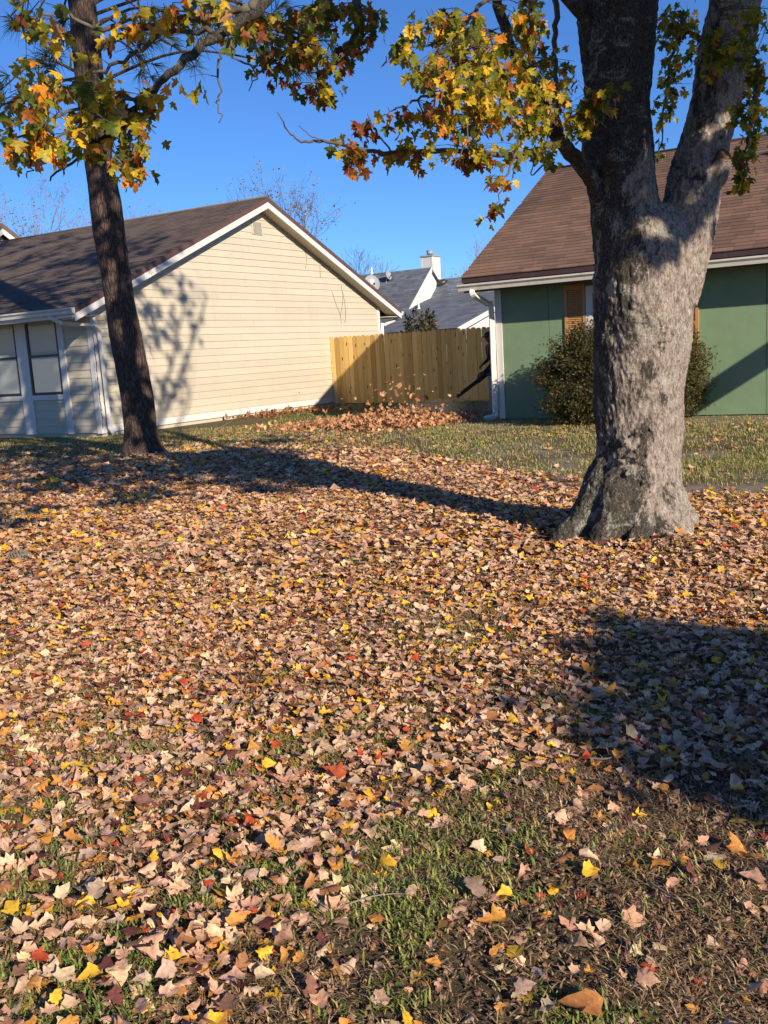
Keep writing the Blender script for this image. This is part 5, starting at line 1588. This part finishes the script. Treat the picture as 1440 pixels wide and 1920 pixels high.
def build_worker():
    B = Vector((2.66, 21.3, 0))
    H = empty('person', B, 'person in dark work clothes and cap using a leaf blower beside the house', 'person')
    F = Vector((-0.93, -0.36, 0)).normalized(); Lf = Vector((-F.y, F.x, 0)) * -1   # Lf: the side turned to us
    if Lf.y > 0: Lf = -Lf
    def P(f, l, z): return F * f + Lf * l + UZ * z
    S_t = at(930, 688, 21.05) - B; T_t = at(858, 743, 20.3) - B
    hand = S_t.lerp(T_t, 0.42) + UZ * 0.06
    V = []; Ed = []; Rd = []
    def v(p, r, par=None):
        V.append(tuple(p)); Rd.append(r if isinstance(r, tuple) else (r, r))
        if par is not None: Ed.append((par, len(V) - 1))
        return len(V) - 1
    pel = v(P(0, 0, 0.90), (0.15, 0.115)); sp = v(P(0.03, 0, 1.06), (0.145, 0.11), pel); ch = v(P(0.08, 0, 1.24), (0.16, 0.12), sp)
    up = v(P(0.10, 0, 1.36), (0.12, 0.09), ch); nk = v(P(0.12, 0, 1.435), 0.052, up); jw = v(P(0.155, 0, 1.495), (0.062, 0.070), nk)
    hd = v(P(0.16, 0, 1.57), (0.078, 0.095), jw); ht = v(P(0.15, 0, 1.645), (0.06, 0.07), hd)
    ns = v(P(0.262, 0, 1.545), 0.013, hd)
    for s in (1, -1):
        er = v(P(0.145, 0.088 * s, 1.555), 0.015, hd)
        sh = v(P(0.10, 0.185 * s, 1.345), 0.068, up)
        if s == 1:
            el = v(P(0.12, 0.27, 1.10), 0.050, sh); wr_p = hand
        else:
            el = v(P(0.02, -0.30, 1.10), 0.050, sh); wr_p = P(0.24, -0.20, 0.98)
        elp = Vector(V[el])
        wr = v(elp.lerp(wr_p, 0.86), 0.032, el)
        d = (wr_p - elp).normalized(); sd = d.cross(UZ).normalized(); dn = sd.cross(d)
        pm = v(Vector(V[wr]) + d * 0.055, (0.036, 0.026), wr)
        for k, (off, ln) in enumerate(((-0.027, 0.060), (-0.009, 0.072), (0.009, 0.068), (0.027, 0.052))):
            f1 = v(Vector(V[pm]) + d * 0.045 + sd * off, 0.0095, pm)
            f2 = v(Vector(V[f1]) + d * ln * 0.45 + UZ * -0.012, 0.0088, f1)
            v(Vector(V[f2]) + d * ln * 0.1 - UZ * ln * 0.55, 0.0075, f2)
        t1 = v(Vector(V[wr]) + d * 0.035 + sd * 0.042, 0.0105, wr)
        v(Vector(V[t1]) + d * 0.035 - UZ * 0.018, 0.009, t1)
        hp = v(P(0, 0.095 * s, 0.84), 0.098, pel)
        kn = v(P(0.05 + 0.06 * s, 0.12 * s, 0.47), 0.062, hp)
        an = v(P(-0.02 + 0.10 * s, 0.13 * s, 0.085), 0.042, kn)
        he = v(P(-0.03 + 0.10 * s, 0.13 * s, 0.045), 0.042, an)
        v(P(0.14 + 0.10 * s, 0.14 * s, 0.038), (0.042, 0.032), he)
    me = bpy.data.meshes.new('body'); me.from_pydata(V, Ed, [])
    tmp = bpy.data.objects.new('tmp_body', me); COL.objects.link(tmp)
    sk = tmp.modifiers.new('skin', 'SKIN'); sk.use_smooth_shade = True
    lay = me.skin_vertices[0] if len(me.skin_vertices) else None
    if lay is None:
        bm = bmesh.new(); bm.from_mesh(me); bm.verts.layers.skin.verify(); bm.to_mesh(me); bm.free(); lay = me.skin_vertices[0]
    for i, r in enumerate(Rd): lay.data[i].radius = r
    lay.data[0].use_root = True
    sb = tmp.modifiers.new('sub', 'SUBSURF'); sb.levels = 2; sb.render_levels = 2
    dg = bpy.context.evaluated_depsgraph_get(); dg.update()
    body = bpy.data.meshes.new_from_object(tmp.evaluated_get(dg))
    bpy.data.objects.remove(tmp)
    body.name = 'body'; body.materials.clear(); body.materials.append(M['cloth_dark']); body.materials.append(M['skin']); body.materials.append(M['plastic_black'])
    hands = [Vector(V[i]) for i in range(len(V)) if Rd[i] == (0.036, 0.026)]
    for p in body.polygons:
        c = p.center
        p.use_smooth = True
        if c.z > 1.425: p.material_index = 1
        elif min((c - h).length for h in hands) < 0.10: p.material_index = 1
        elif c.z < 0.09: p.material_index = 2
    o = bpy.data.objects.new('body', body); COL.objects.link(o); o.parent = H
    # eyes and mouth
    for s in (1, -1):
        q = MB(); e = B + P(0.243, 0.032 * s, 1.572); q.tube([e - F * 0.006, e + F * 0.006], [0.011, 0.007], 8); q.build('eye', M['plastic_black'], H)
    q = MB(); e = B + P(0.232, 0, 1.508); q.tube([e - Lf * 0.022, e + F * 0.006, e + Lf * 0.022], 0.005, 6); q.build('mouth', M['cloth_dark'], H)
    # cap with crown and brim
    q = MB(); C0 = B + P(0.15, 0, 1.59)
    n = 18; vs = []; fs = []
    for j in range(6):
        a = j / 5 * math.pi / 2
        for k in range(n):
            t = 2 * math.pi * k / n
            vs.append(C0 + (F * math.cos(t) * 0.125 + Lf * math.sin(t) * 0.105) * math.cos(a) + UZ * (0.105 * math.sin(a)))
    for j in range(5):
        for k in range(n): fs.append((j * n + k, j * n + (k + 1) % n, (j + 1) * n + (k + 1) % n, (j + 1) * n + k))
    q.add(vs, fs, True)
    cap = q.build('cap', M['cap'], H)
    q = MB(); lo = []
    for k in range(9):
        t = math.radians(-75 + k * 150 / 8)
        lo.append((t,))
    A = [C0 + F * math.cos(t[0]) * 0.12 + Lf * math.sin(t[0]) * 0.10 + UZ * 0.004 for t in lo]
    Bv = [C0 + F * (0.10 + math.cos(t[0]) * 0.115) + Lf * math.sin(t[0]) * 0.085 - UZ * 0.018 for t in lo]
    q.add(A + Bv + [p - UZ * 0.006 for p in A + Bv], [(i, i + 1, 9 + i + 1, 9 + i) for i in range(8)] + [(18 + i, 27 + i, 27 + i + 1, 18 + i + 1) for i in range(8)] + [(9 + i, 9 + i + 1, 27 + i + 1, 27 + i) for i in range(8)])
    q.build('brim', M['cap'], cap)
    q = MB(); q.tube(smooth_path([B + P(0.20, 0.10, 1.42), B + P(0.26, 0.13, 1.30), B + P(0.27, 0.14, 1.18), B + P(0.20, 0.15, 1.08)], 4), 0.014, 6); q.build('strap', M['plastic_black'], H)
    # leaf blower
    S_w, T_w = B + S_t, B + T_t
    BL = empty('leaf_blower', S_w, 'black leaf blower held by the person at the house corner', 'leaf blower')
    d = (T_w - S_w).normalized()
    q = MB(); q.tube([S_w, S_w.lerp(T_w, 0.45), S_w.lerp(T_w, 0.46), S_w.lerp(T_w, 0.8), T_w], [0.052, 0.050, 0.044, 0.042, 0.038], 14); q.build('tube', M['plastic_black'], BL)
    q = MB(); q.tube([S_w.lerp(T_w, 0.44), S_w.lerp(T_w, 0.475)], 0.058, 14); q.build('clamp', M['plastic_black'], BL)
    q = MB(); q.tube([S_w - d * 0.38, S_w - d * 0.30, S_w - d * 0.08, S_w + d * 0.02], [0.06, 0.14, 0.14, 0.055], 16); q.build('fan_housing', M['plastic_black'], BL)
    hb = S_w.lerp(T_w, 0.42)
    q = MB(); q.tube(smooth_path([hb - d * 0.12 + UZ * 0.04, hb - d * 0.08 + UZ * 0.11, hb + d * 0.04 + UZ * 0.115, hb + d * 0.08 + UZ * 0.045], 4), 0.016, 8); q.build('handle', M['plastic_black'], BL)
build_worker()

# ------------------------------------------------------------------ fallen leaves
PAL_DRY = [(0.73, 0.465, 0.30), (0.77, 0.565, 0.35), (0.62, 0.355, 0.225), (0.53, 0.37, 0.285), (0.37, 0.175, 0.07), (0.68, 0.32, 0.075), (0.82, 0.50, 0.045), (0.17, 0.055, 0.045), (0.55, 0.085, 0.035), (0.27, 0.14, 0.09)]
NAME_DRY = ['pale tan', 'cream tan', 'pinkish brown', 'mauve grey', 'dark brown', 'orange brown', 'bright yellow', 'deep maroon', 'red', 'chocolate brown']
W_DRY = [5.4, 3.0, 3.8, 1.7, 1.6, 2.4, 1.1, 0.9, 0.4, 1.0]
def build_litter():
    def scatter(y0, y1, dens, jitter=0.0):
        hw = lambda y: 0.41 * y + 0.75
        A = (hw(y0) + hw(y1)) * (y1 - y0)
        n = int(A * dens)
        y = rng.uniform(y0, y1, int(n * 1.3)); x = rng.uniform(-hw(y1), hw(y1), len(y))
        k = np.abs(x) < hw(y); x, y = x[k][:n], y[k][:n]
        d = litter_density(x, y)
        d = d * (1 - sand_amount(x, y) * 0.75)
        k = rng.random(len(x)) < d
        x, y = x[k], y[k]
        k = (np.hypot(x - TREE.x, y - TREE.y) > 0.36) & (np.hypot(x + 3.74, y - 15.2) > 0.36)
        return x[k], y[k]
    allV, allT, allC = [], [], []
    off = 0
    near_rec = None
    for y0, y1, dens, tm, smin, smax in ((0.9, 3.2, 1500, DRY, 0.029, 0.059), (3.2, 6.0, 1750, DRY, 0.028, 0.056), (6.0, 11.0, 850, DRY_LO, 0.040, 0.076), (11.0, 18.5, 420, DRY_LO, 0.055, 0.10)):
        x, y = scatter(y0, y1, dens)
        N = len(x)
        z = gz(x, y) + rng.uniform(0.004, 0.034, N) * np.clip(litter_density(x, y) + 0.25, 0, 1)
        pos = np.stack([x, y, z], 1)
        a = rng.uniform(0, 2 * np.pi, N)
        tilt = rng.normal(0, 0.24, N)
        yd = np.stack([np.cos(a), np.sin(a), np.sin(tilt) * 0.9], 1)
        nr = np.stack([rng.normal(0, 0.30, N) + 0.06, rng.normal(0, 0.30, N) - 0.12, np.ones(N) * 1.0], 1) * np.where(rng.random(N) < 0.6, 1, -1)[:, None]
        size = rng.uniform(smin, smax, N) * np.where(rng.random(N) < 0.04, 1.35, 1.0)
        size = size * np.where(rng.random(N) < 0.3, 0.72, 1.0)
        # colour index so that the single leaves can say their colour
        w = np.array(W_DRY) / sum(W_DRY)
        ci = rng.choice(len(W_DRY), N, p=w)
        # the yellow and orange ones lie thicker in drifts
        dr = fbm(x * 1.1 + 7, y * 1.1, 61)
        sw = (rng.random(N) < sstep(0.52, 0.72, dr) * 0.16) & (ci < 4)
        ci = np.where(sw, 6, ci)
        col = np.array(PAL_DRY)[ci] * rng.uniform(0.8, 1.15, (N, 1)) * rng.uniform(0.95, 1.05, (N, 3))
        pos[:, 2] += np.maximum(0, np.abs(np.sin(tilt)) * 0.25 * size)
        keep = np.ones(N, bool)
        if near_rec is None:
            px, py, dd = project_np(pos)
            vis = (px > 0) & (px < 1440) & (py < 1930)
            order = np.argsort(np.where(vis, dd / size * (1 + 0.25 * (z < gz(x, y) + 0.008)), 1e9))[:290]
            near_rec = [(pos[i].copy(), yd[i], nr[i], size[i], col[i], int(ci[i])) for i in order]
            keep[order] = False
        V, T, C = leaf_batch(tm, pos[keep], yd[keep], nr[keep], size[keep], col[keep])
        # never sink under the soil
        g = gz(V[:, 0], V[:, 1]); V[:, 2] = np.maximum(V[:, 2], g + 0.002)
        allV.append(V); allT.append(T + off); allC.append(C); off += len(V)
    o = add_mesh('leaf_litter', fast_mesh('leaf_litter', np.concatenate(allV), np.concatenate(allT), np.concatenate(allC), smooth=True), M['dry_attr'])
    tag(o, 'thick carpet of fallen tan, yellow and red maple leaves across the lawn', 'leaf litter', None, 'stuff')
    meshes = []
    for tv, tt in DRY:
        me = fast_mesh('fallen_leaf', tv, tt, smooth=True); me.materials.append(M['dry_obj']); meshes.append(me)
    r = random.Random(6)
    for pos, yd, nr, sz, col, ci in near_rec:
        y = Vector(yd).normalized(); x = y.cross(Vector(nr)).normalized(); z = x.cross(y)
        if z.z < 0: x = -x; z = -z
        o = bpy.data.objects.new('fallen_leaf', meshes[r.randrange(len(meshes))]); COL.objects.link(o)
        o.matrix_world = Matrix.Translation(Vector(pos) + UZ * 0.006) @ Matrix((x, y, z)).transposed().to_4x4() @ Matrix.Scale(sz, 4)
        o.color = (*col, 1)
        qx, qy, qd = project_np(np.array([pos]))
        colw = ['at the left edge', 'well left of centre', 'left of centre', 'near the centre', 'right of centre', 'well right of centre', 'at the right edge'][min(6, max(0, int(qx[0] / 1440 * 7)))]
        roww = ['further back in the foreground', 'in the middle foreground', 'low in the foreground', 'in the nearest foreground', 'by the bottom edge'][min(4, max(0, int((qy[0] - 1400) / 104)))]
        szw = 'small' if sz < 0.048 else ('middling' if sz < 0.058 else 'large')
        tag(o, '%s %s fallen maple leaf %s, %s' % (szw, NAME_DRY[ci], roww, colw), 'leaf', 'single leaves in the near foreground')
    # one big orange-brown leaf at the bottom edge
    P = gnd(1130, 1905); P.z = gzs(P.x, P.y) + 0.02
    for nm, px, py, sz, a, c, lab in (('fallen_leaf', 1130, 1905, 0.092, 1.3, (0.42, 0.18, 0.06), 'large orange-brown leaf at the bottom picture edge'), ('fallen_leaf', 245, 1690, 0.095, 2.6, (0.42, 0.24, 0.12), 'broad tan-brown leaf among the lower left litter'),
                                      ('fallen_leaf', 905, 1700, 0.085, 0.4, (0.36, 0.25, 0.19), 'pale mauve leaf on bare soil at lower centre right'), ('fallen_leaf', 640, 1460, 0.085, 0.9, (0.46, 0.10, 0.04), 'red-orange leaf at the edge of the carpet near the centre'),
                                      ('fallen_leaf', 1250, 1620, 0.06, 2.2, (0.60, 0.24, 0.04), 'small bright orange leaf alone on the lower right thatch')):
        P = gnd(px, py); P.z = gzs(P.x, P.y) + 0.028
        o = bpy.data.objects.new(nm, meshes[r.randrange(len(meshes))]); COL.objects.link(o)
        o.matrix_world = Matrix.Translation(P) @ Matrix.Rotation(a, 4, 'Z') @ Matrix.Rotation(0.25, 4, 'X') @ Matrix.Scale(sz, 4)
        o.color = (*c, 1); tag(o, lab, 'leaf')
build_litter()

# ------------------------------------------------------------------ leaves thrown up by the blower
def build_blown():
    P0, P1 = Vector((-2.9, 20.2, 0)), Vector((1.6, 17.5, 0))
    N = 2300
    u = np.clip(rng.beta(3.2, 1.9, N), 0, 1)
    side = rng.normal(0, 0.75, N)
    dirv = np.array((P1 - P0).normalized()); nv = np.array([-dirv[1], dirv[0], 0])
    hmax = 0.035 + 0.22 * np.exp(-((u - 0.70) / 0.22) ** 2)
    z = np.abs(rng.normal(0, 1, N)) * hmax * 0.55 + 0.02
    pos = np.array(P0)[None] + u[:, None] * np.array(P1 - P0)[None] + side[:, None] * nv[None]
    pos[:, 2] = z
    col = pick_cols([(0.52, 0.26, 0.125), (0.60, 0.34, 0.18), (0.38, 0.18, 0.08), (0.26, 0.115, 0.055), (0.66, 0.44, 0.25)], [3, 3, 2, 1, 0.5], N, 0.2)
    V, T, C = leaf_batch(DRY_LO + OAK, pos, unit_rand(N), unit_rand(N), rng.uniform(0.05, 0.11, N), col)
    V[:, 2] = np.maximum(V[:, 2], 0.004)
    o = add_mesh('blown_leaf_pile', fast_mesh('blown_leaf_pile', V, T, C), M['dry_attr'])
    tag(o, 'churning heap of brown leaves driven along the ground before the fence', 'leaf pile', None, 'stuff')
    # drift against the cream wall
    for nm, lab, (px, py), L_, n in (('leaf_drift', 'low drift of brown leaves along the foot of the cream gable wall', (470, 782), 1.8, 240), ('leaf_drift', 'thin drift of brown leaves on the grass near the fence foot', (560, 775), 2.2, 200)):
        c = gnd(px, py)
        p = np.stack([c.x + rng.normal(0, 1, n) * L_ * 0.35, c.y + rng.normal(0, 1, n) * L_ * 0.28, np.abs(rng.normal(0, .03, n)) + 0.015], 1)
        rel = (p[:, 0] - LP0.x) * U2.x + (p[:, 1] - LP0.y) * U2.y
        p = p[rel < -0.06]; n2 = len(p)
        V, T, C = leaf_batch(OAK, p, unit_rand(n2), unit_rand(n2) * .5 + np.array([0, 0, 1]), rng.uniform(0.10, 0.17, n2), pick_cols([(0.36, 0.17, 0.08), (0.26, 0.12, 0.055)], [2, 1], n2))
        V[:, 2] = np.maximum(V[:, 2], 0.004)
        tag(add_mesh(nm, fast_mesh(nm, V, T, C), M['dry_attr']), lab, 'leaf pile', None, 'stuff')
    meshes = []
    for tv, tt in DRY_LO + OAK:
        me = fast_mesh('airborne_leaf', tv, tt); me.materials.append(M['dry_obj']); meshes.append(me)
    r = random.Random(15)
    pts = [(745, 690), (752, 702), (766, 706), (790, 718), (783, 727), (733, 720), (768, 722), (665, 749), (700, 745), (715, 742), (770, 740), (780, 750), (812, 735), (826, 750), (862, 738), (876, 752), (870, 778), (834, 760), (720, 752), (690, 760), (640, 765), (755, 756), (770, 748), (741, 715), (778, 704), (793, 700), (760, 730), (800, 762), (838, 724), (735, 735), (703, 733), (655, 758), (690, 752), (846, 742), (880, 748)]
    for k in range(40):
        pts.append((r.gauss(755, 60), r.uniform(715, 775)))
    for px, py in pts:
        P = at(px, py, r.uniform(17.8, 19.6))
        if P.z < 0.05: P.z = 0.08
        o = bpy.data.objects.new('airborne_leaf', meshes[r.randrange(len(meshes))]); COL.objects.link(o)
        sz = r.choice([0.04, 0.05, 0.06, 0.09, 0.13, 0.16])
        o.matrix_world = Matrix.Translation(P) @ Matrix.Rotation(r.uniform(0, 6.28), 4, Vector((r.gauss(0, 1), r.gauss(0, 1), r.gauss(0, 1))).normalized()) @ Matrix.Scale(sz, 4)
        cw, c = r.choice([('tan', (0.45, 0.24, 0.13)), ('brown', (0.36, 0.17, 0.08)), ('pale', (0.6, 0.45, 0.3)), ('dark brown', (0.25, 0.11, 0.06)), ('orange', (0.55, 0.3, 0.15))])
        o.color = (*c, 1)
        hw = 'high before the fence' if py < 722 else ('mid height before the fence' if py < 745 else 'just above the heap')
        xw = 'at the left' if px < 690 else ('mid left' if px < 740 else ('in the middle' if px < 790 else ('mid right' if px < 840 else 'near the blower')))
        tag(o, '%s %s leaf in the air %s, %s' % ('tiny' if sz < 0.045 else ('small' if sz < 0.08 else 'big'), cw, hw, xw), 'leaf', 'leaves thrown into the air by the blower')
build_blown()

# ------------------------------------------------------------------ grass and thatch
def build_grass():
    def blades(x, y, length, width, lean, col, lay=0.0):
        N = len(x)
        z = gz(x, y)
        a = rng.uniform(0, 2 * np.pi, N)
        hd = np.stack([np.cos(a), np.sin(a), np.zeros(N)], 1)
        sd = np.stack([-np.sin(a), np.cos(a), np.zeros(N)], 1) * (width / 2)[:, None]
        b = np.stack([x, y, z + lay * rng.random(N)], 1)
        up = np.array([0, 0, 1.0])[None]
        m = b + hd * (length * lean * 0.35)[:, None] + up * (length * np.sqrt(np.maximum(1 - lean ** 2, 0.02)) * 0.6)[:, None]
        t = b + hd * (length * lean)[:, None] + up * (length * np.sqrt(np.maximum(1 - lean ** 2, 0.02)) * 0.85)[:, None]
        V = np.stack([b - sd, b + sd, m + sd * 0.8, m - sd * 0.8, t], 1).reshape(-1, 3)
        o = (np.arange(N) * 5)[:, None]
        T = np.concatenate([o + np.array([[0, 1, 2]]), o + np.array([[0, 2, 3]]), o + np.array([[3, 2, 4]])])
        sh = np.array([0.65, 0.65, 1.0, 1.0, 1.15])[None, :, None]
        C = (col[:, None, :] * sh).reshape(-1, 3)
        return V, T, C
    def pts(y0, y1, n, xr=None, tuft=1, spread=0.02):
        hw = lambda y: 0.41 * y + 0.5
        m = n // tuft
        y = rng.uniform(y0, y1, m * 3); x = rng.uniform(-hw(y1), hw(y1), m * 3)
        k = np.abs(x) < hw(y)
        if xr is not None: k &= (x > xr[0]) & (x < xr[1])
        x, y = x[k][:m], y[k][:m]
        x = np.repeat(x, tuft) + rng.normal(0, spread, len(x) * tuft); y = np.repeat(y, tuft) + rng.normal(0, spread, len(y) * tuft)
        return x, y
    G = [(0.12, 0.19, 0.033), (0.20, 0.28, 0.056), (0.32, 0.35, 0.095), (0.44, 0.37, 0.145)]
    S = [(0.52, 0.38, 0.20), (0.42, 0.28, 0.15), (0.27, 0.165, 0.09), (0.62, 0.50, 0.30)]
    Vs, Ts, Cs = [], [], []
    off = [0]
    def put(V, T, C):
        Vs.append(V); Ts.append(T + off[0]); Cs.append(C); off[0] += len(V)
    def cull(x, y, amt):
        k = rng.random(len(x)) < amt
        k &= np.hypot(x - TREE.x, y - TREE.y) > 0.42
        return x[k], y[k]
    # foreground green tufts
    x, y = pts(1.2, 4.6, 170000, tuft=7, spread=0.013)
    a = sstep(0.46, 0.60, fbm(x * 3.0, y * 3.0, 91) + 0.11 * sstep(0.4, 0.1, x)) * 0.97 + 0.03
    a = a * np.clip(grass_amount(x, y) * 1.9, 0, 1)
    a = a * (1 - 0.82 * sstep(0.30, 0.62, x + 0.15 * (fbm(x * 2, y * 2, 5) - .5)) * sstep(3.5, 2.9, y)) * (1 - 0.75 * sstep(3.2, 3.8, y))
    x, y = cull(x, y, a)
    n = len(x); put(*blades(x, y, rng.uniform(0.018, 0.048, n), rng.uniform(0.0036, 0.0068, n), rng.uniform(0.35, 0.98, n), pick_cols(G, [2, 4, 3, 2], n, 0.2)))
    # straw and thatch
    x, y = pts(1.2, 4.8, 170000)
    x, y = cull(x, y, np.clip(0.25 + 0.75 * sstep(0.35, 0.65, fbm(x * 3, y * 3, 17)) + 0.4 * sstep(0.3, 0.6, x), 0, 1))
    n = len(x); put(*blades(x, y, rng.uniform(0.010, 0.042, n), rng.uniform(0.0014, 0.0042, n), 1 - 0.22 * rng.random(n) ** 2, pick_cols(S, [3, 4, 4, 1.5], n, 0.25), 0.014))
    # crumbs of broken leaf and bark on the soil
    x, y = pts(1.2, 5.2, 60000)
    n = len(x)
    a_ = rng.uniform(0, 2 * np.pi, n); sz = rng.uniform(0.004, 0.012, n)
    z = gz(x, y) + rng.uniform(0.002, 0.012, n)
    ex = np.stack([np.cos(a_), np.sin(a_), rng.normal(0, .45, n)], 1) * sz[:, None]; ey = np.stack([-np.sin(a_), np.cos(a_), rng.normal(0, .45, n)], 1) * (sz * rng.uniform(0.3, 0.9, n))[:, None]
    b = np.stack([x, y, z], 1)
    V = np.stack([b - ex, b - ey * 0.8, b + ex, b + ey, b + ey * 0.2 + np.array([0, 0, 0.003])], 1).reshape(-1, 3)
    o_ = (np.arange(n) * 5)[:, None]
    put(V, np.concatenate([o_ + np.array([[0, 1, 4]]), o_ + np.array([[1, 2, 4]]), o_ + np.array([[2, 3, 4]]), o_ + np.array([[3, 0, 4]])]), pick_cols([(0.30, 0.19, 0.12), (0.20, 0.12, 0.075), (0.12, 0.075, 0.05), (0.45, 0.32, 0.2), (0.35, 0.17, 0.08)], [3, 3, 2, 1.2, 1], n, 0.25).repeat(5, axis=0))
    # middle ground, between the leaves
    x, y = pts(4.6, 11.0, 110000, tuft=4, spread=0.02)
    a = sstep(0.55, 0.70, fbm(x * 1.7, y * 1.7, 31)) * 0.5 + 0.04
    a = np.where(litter_density(x, y) < 0.4, 1.0, a) * np.clip(grass_amount(x, y) * 1.5, 0, 1) * (1 - sand_amount(x, y))
    x, y = cull(x, y, a)
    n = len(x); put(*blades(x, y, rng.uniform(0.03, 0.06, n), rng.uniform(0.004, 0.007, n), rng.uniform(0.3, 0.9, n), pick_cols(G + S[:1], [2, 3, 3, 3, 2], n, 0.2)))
    # far lawn
    x, y = pts(9.0, 20.5, 150000, tuft=4, spread=0.04)
    a = np.clip(grass_amount(x, y), 0, 1) * (1 - sand_amount(x, y) * 0.72) * np.where(litter_density(x, y) < 0.4, 1.0, 0.15)
    hk = ((x - RQ0.x) * U1.x + (y - RQ0.y) * U1.y < -0.25) | (x < RQ0.x - 0.3)
    lk = ((x - LP0.x) * U1.x + (y - LP0.y) * U1.y < -0.1) | ((x - LP0.x) * U2.x + (y - LP0.y) * U2.y < -0.1)
    x, y = cull(x, y, a * hk * lk)
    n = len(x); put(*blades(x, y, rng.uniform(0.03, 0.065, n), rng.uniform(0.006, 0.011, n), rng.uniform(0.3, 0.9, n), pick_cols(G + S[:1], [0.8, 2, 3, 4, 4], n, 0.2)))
    x, y = pts(20.0, 30.0, 16000, xr=(-2.5, 3.0), tuft=4, spread=0.06)
    lk = ((x - LP0.x) * U2.x + (y - LP0.y) * U2.y < -0.1)
    x, y = cull(x, y, 0.8 * lk)
    n = len(x); put(*blades(x, y, rng.uniform(0.04, 0.08, n), rng.uniform(0.01, 0.016, n), rng.uniform(0.3, 0.9, n), pick_cols(G, [2, 3, 3, 2], n, 0.2)))
    o = add_mesh('grass', fast_mesh('grass', np.concatenate(Vs), np.concatenate(Ts), np.concatenate(Cs)), M['blade'])
    tag(o, 'short green and straw coloured grass blades among the fallen leaves', 'grass', None, 'stuff')
build_grass()

# ------------------------------------------------------------------ sticks and a pine cone
def build_sticks():
    def stick(path, r0, lab):
        P = []
        for px, py in path:
            p = gnd(px, py); p.z = gzs(p.x, p.y) + 0.022; P.append(p)
        S = smooth_path(P, 4)
        q = MB(); q.tube(S, lerp_list([r0, r0 * 0.8, r0 * 0.4], len(S)), 6)
        o = q.build('stick', M['stick'], None)
        tag(o, lab, 'stick')
    stick([(1040, 1412), (1090, 1420), (1130, 1428), (1165, 1426), (1215, 1415)], 0.004, 'pale thin stick lying at the edge of the right-hand shadow')
    stick([(1215, 1655), (1250, 1680), (1290, 1712)], 0.003, 'short dark twig on the lower right thatch')
    stick([(640, 1712), (700, 1695), (760, 1690)], 0.0025, 'thin straw twig at lower centre')
    stick([(400, 812), (420, 800), (436, 792)], 0.012, 'grey twig on the grass before the cream wall')
    stick([(1130, 1400), (1180, 1460), (1215, 1490)], 0.003, 'fine twig running down beside the right-hand shadow')
    # pine cone
    P = gnd(35, 1056); P.z = gzs(P.x, P.y) + 0.045
    H = empty('pine_cone', P, 'grey open pine cone lying in the leaves at the left edge', 'pine cone')
    ax = Vector((0.97, -0.15, 0.12)).normalized(); x = ax.cross(UZ).normalized(); y = x.cross(ax)
    q = MB(); q.tube([P - ax * 0.075, P, P + ax * 0.075], [0.012, 0.02, 0.006], 8); q.build('core', M['stick'], H)
    q = MB()
    for k in range(70):
        u = k / 70; t = k * 2.4
        rad = 0.045 * math.sin(math.pi * min(0.98, 0.12 + 0.86 * u)) + 0.008
        d = x * math.cos(t) + y * math.sin(t)
        b = P + ax * (-0.075 + 0.15 * u)
        e = b + d * rad + ax * 0.012
        w = ax.cross(d) * 0.011
        q.add([b - w * .5, b + w * .5, e + w, e - w, e + ax * 0.006 + w * .8, e + ax * 0.006 - w * .8], [(0, 1, 2, 3), (3, 2, 4, 5)])
    tag(q.build('scales', M['stick'], H), kind='stuff')
build_sticks()

# ------------------------------------------------------------------ dust raised by the blower
def build_dust():
    m = bpy.data.materials.new('blower_dust'); m.use_nodes = True
    nt = m.node_tree; nt.nodes.clear()
    out = nt.nodes.new('ShaderNodeOutputMaterial'); v = nt.nodes.new('ShaderNodeVolumePrincipled')
    v.inputs['Color'].default_value = (0.62, 0.50, 0.40, 1); v.inputs['Density'].default_value = 0.30
    nt.links.new(v.outputs[0], out.inputs['Volume'])
    bm = bmesh.new()
    for (x, y, z, a, b, c) in ((1.25, 18.9, 0.12, 1.05, 0.7, 0.30), (1.9, 19.3, 0.10, 0.7, 0.5, 0.24)):
        bmesh.ops.create_icosphere(bm, subdivisions=4, radius=1.0, matrix=Matrix.Translation((x, y, z)) @ Matrix.Diagonal((a, b, c, 1)))
    for vv in bm.verts:
        vv.co.z = max(vv.co.z + 0.16 * mnoise.noise(vv.co * 2.5), 0.02)
    me = bpy.data.meshes.new('dust_cloud'); bm.to_mesh(me); bm.free()
    o = add_mesh('dust_cloud', me, m)
    tag(o, 'thin brown dust cloud in front of the fence by the blower', 'dust', None, 'stuff')
build_dust()
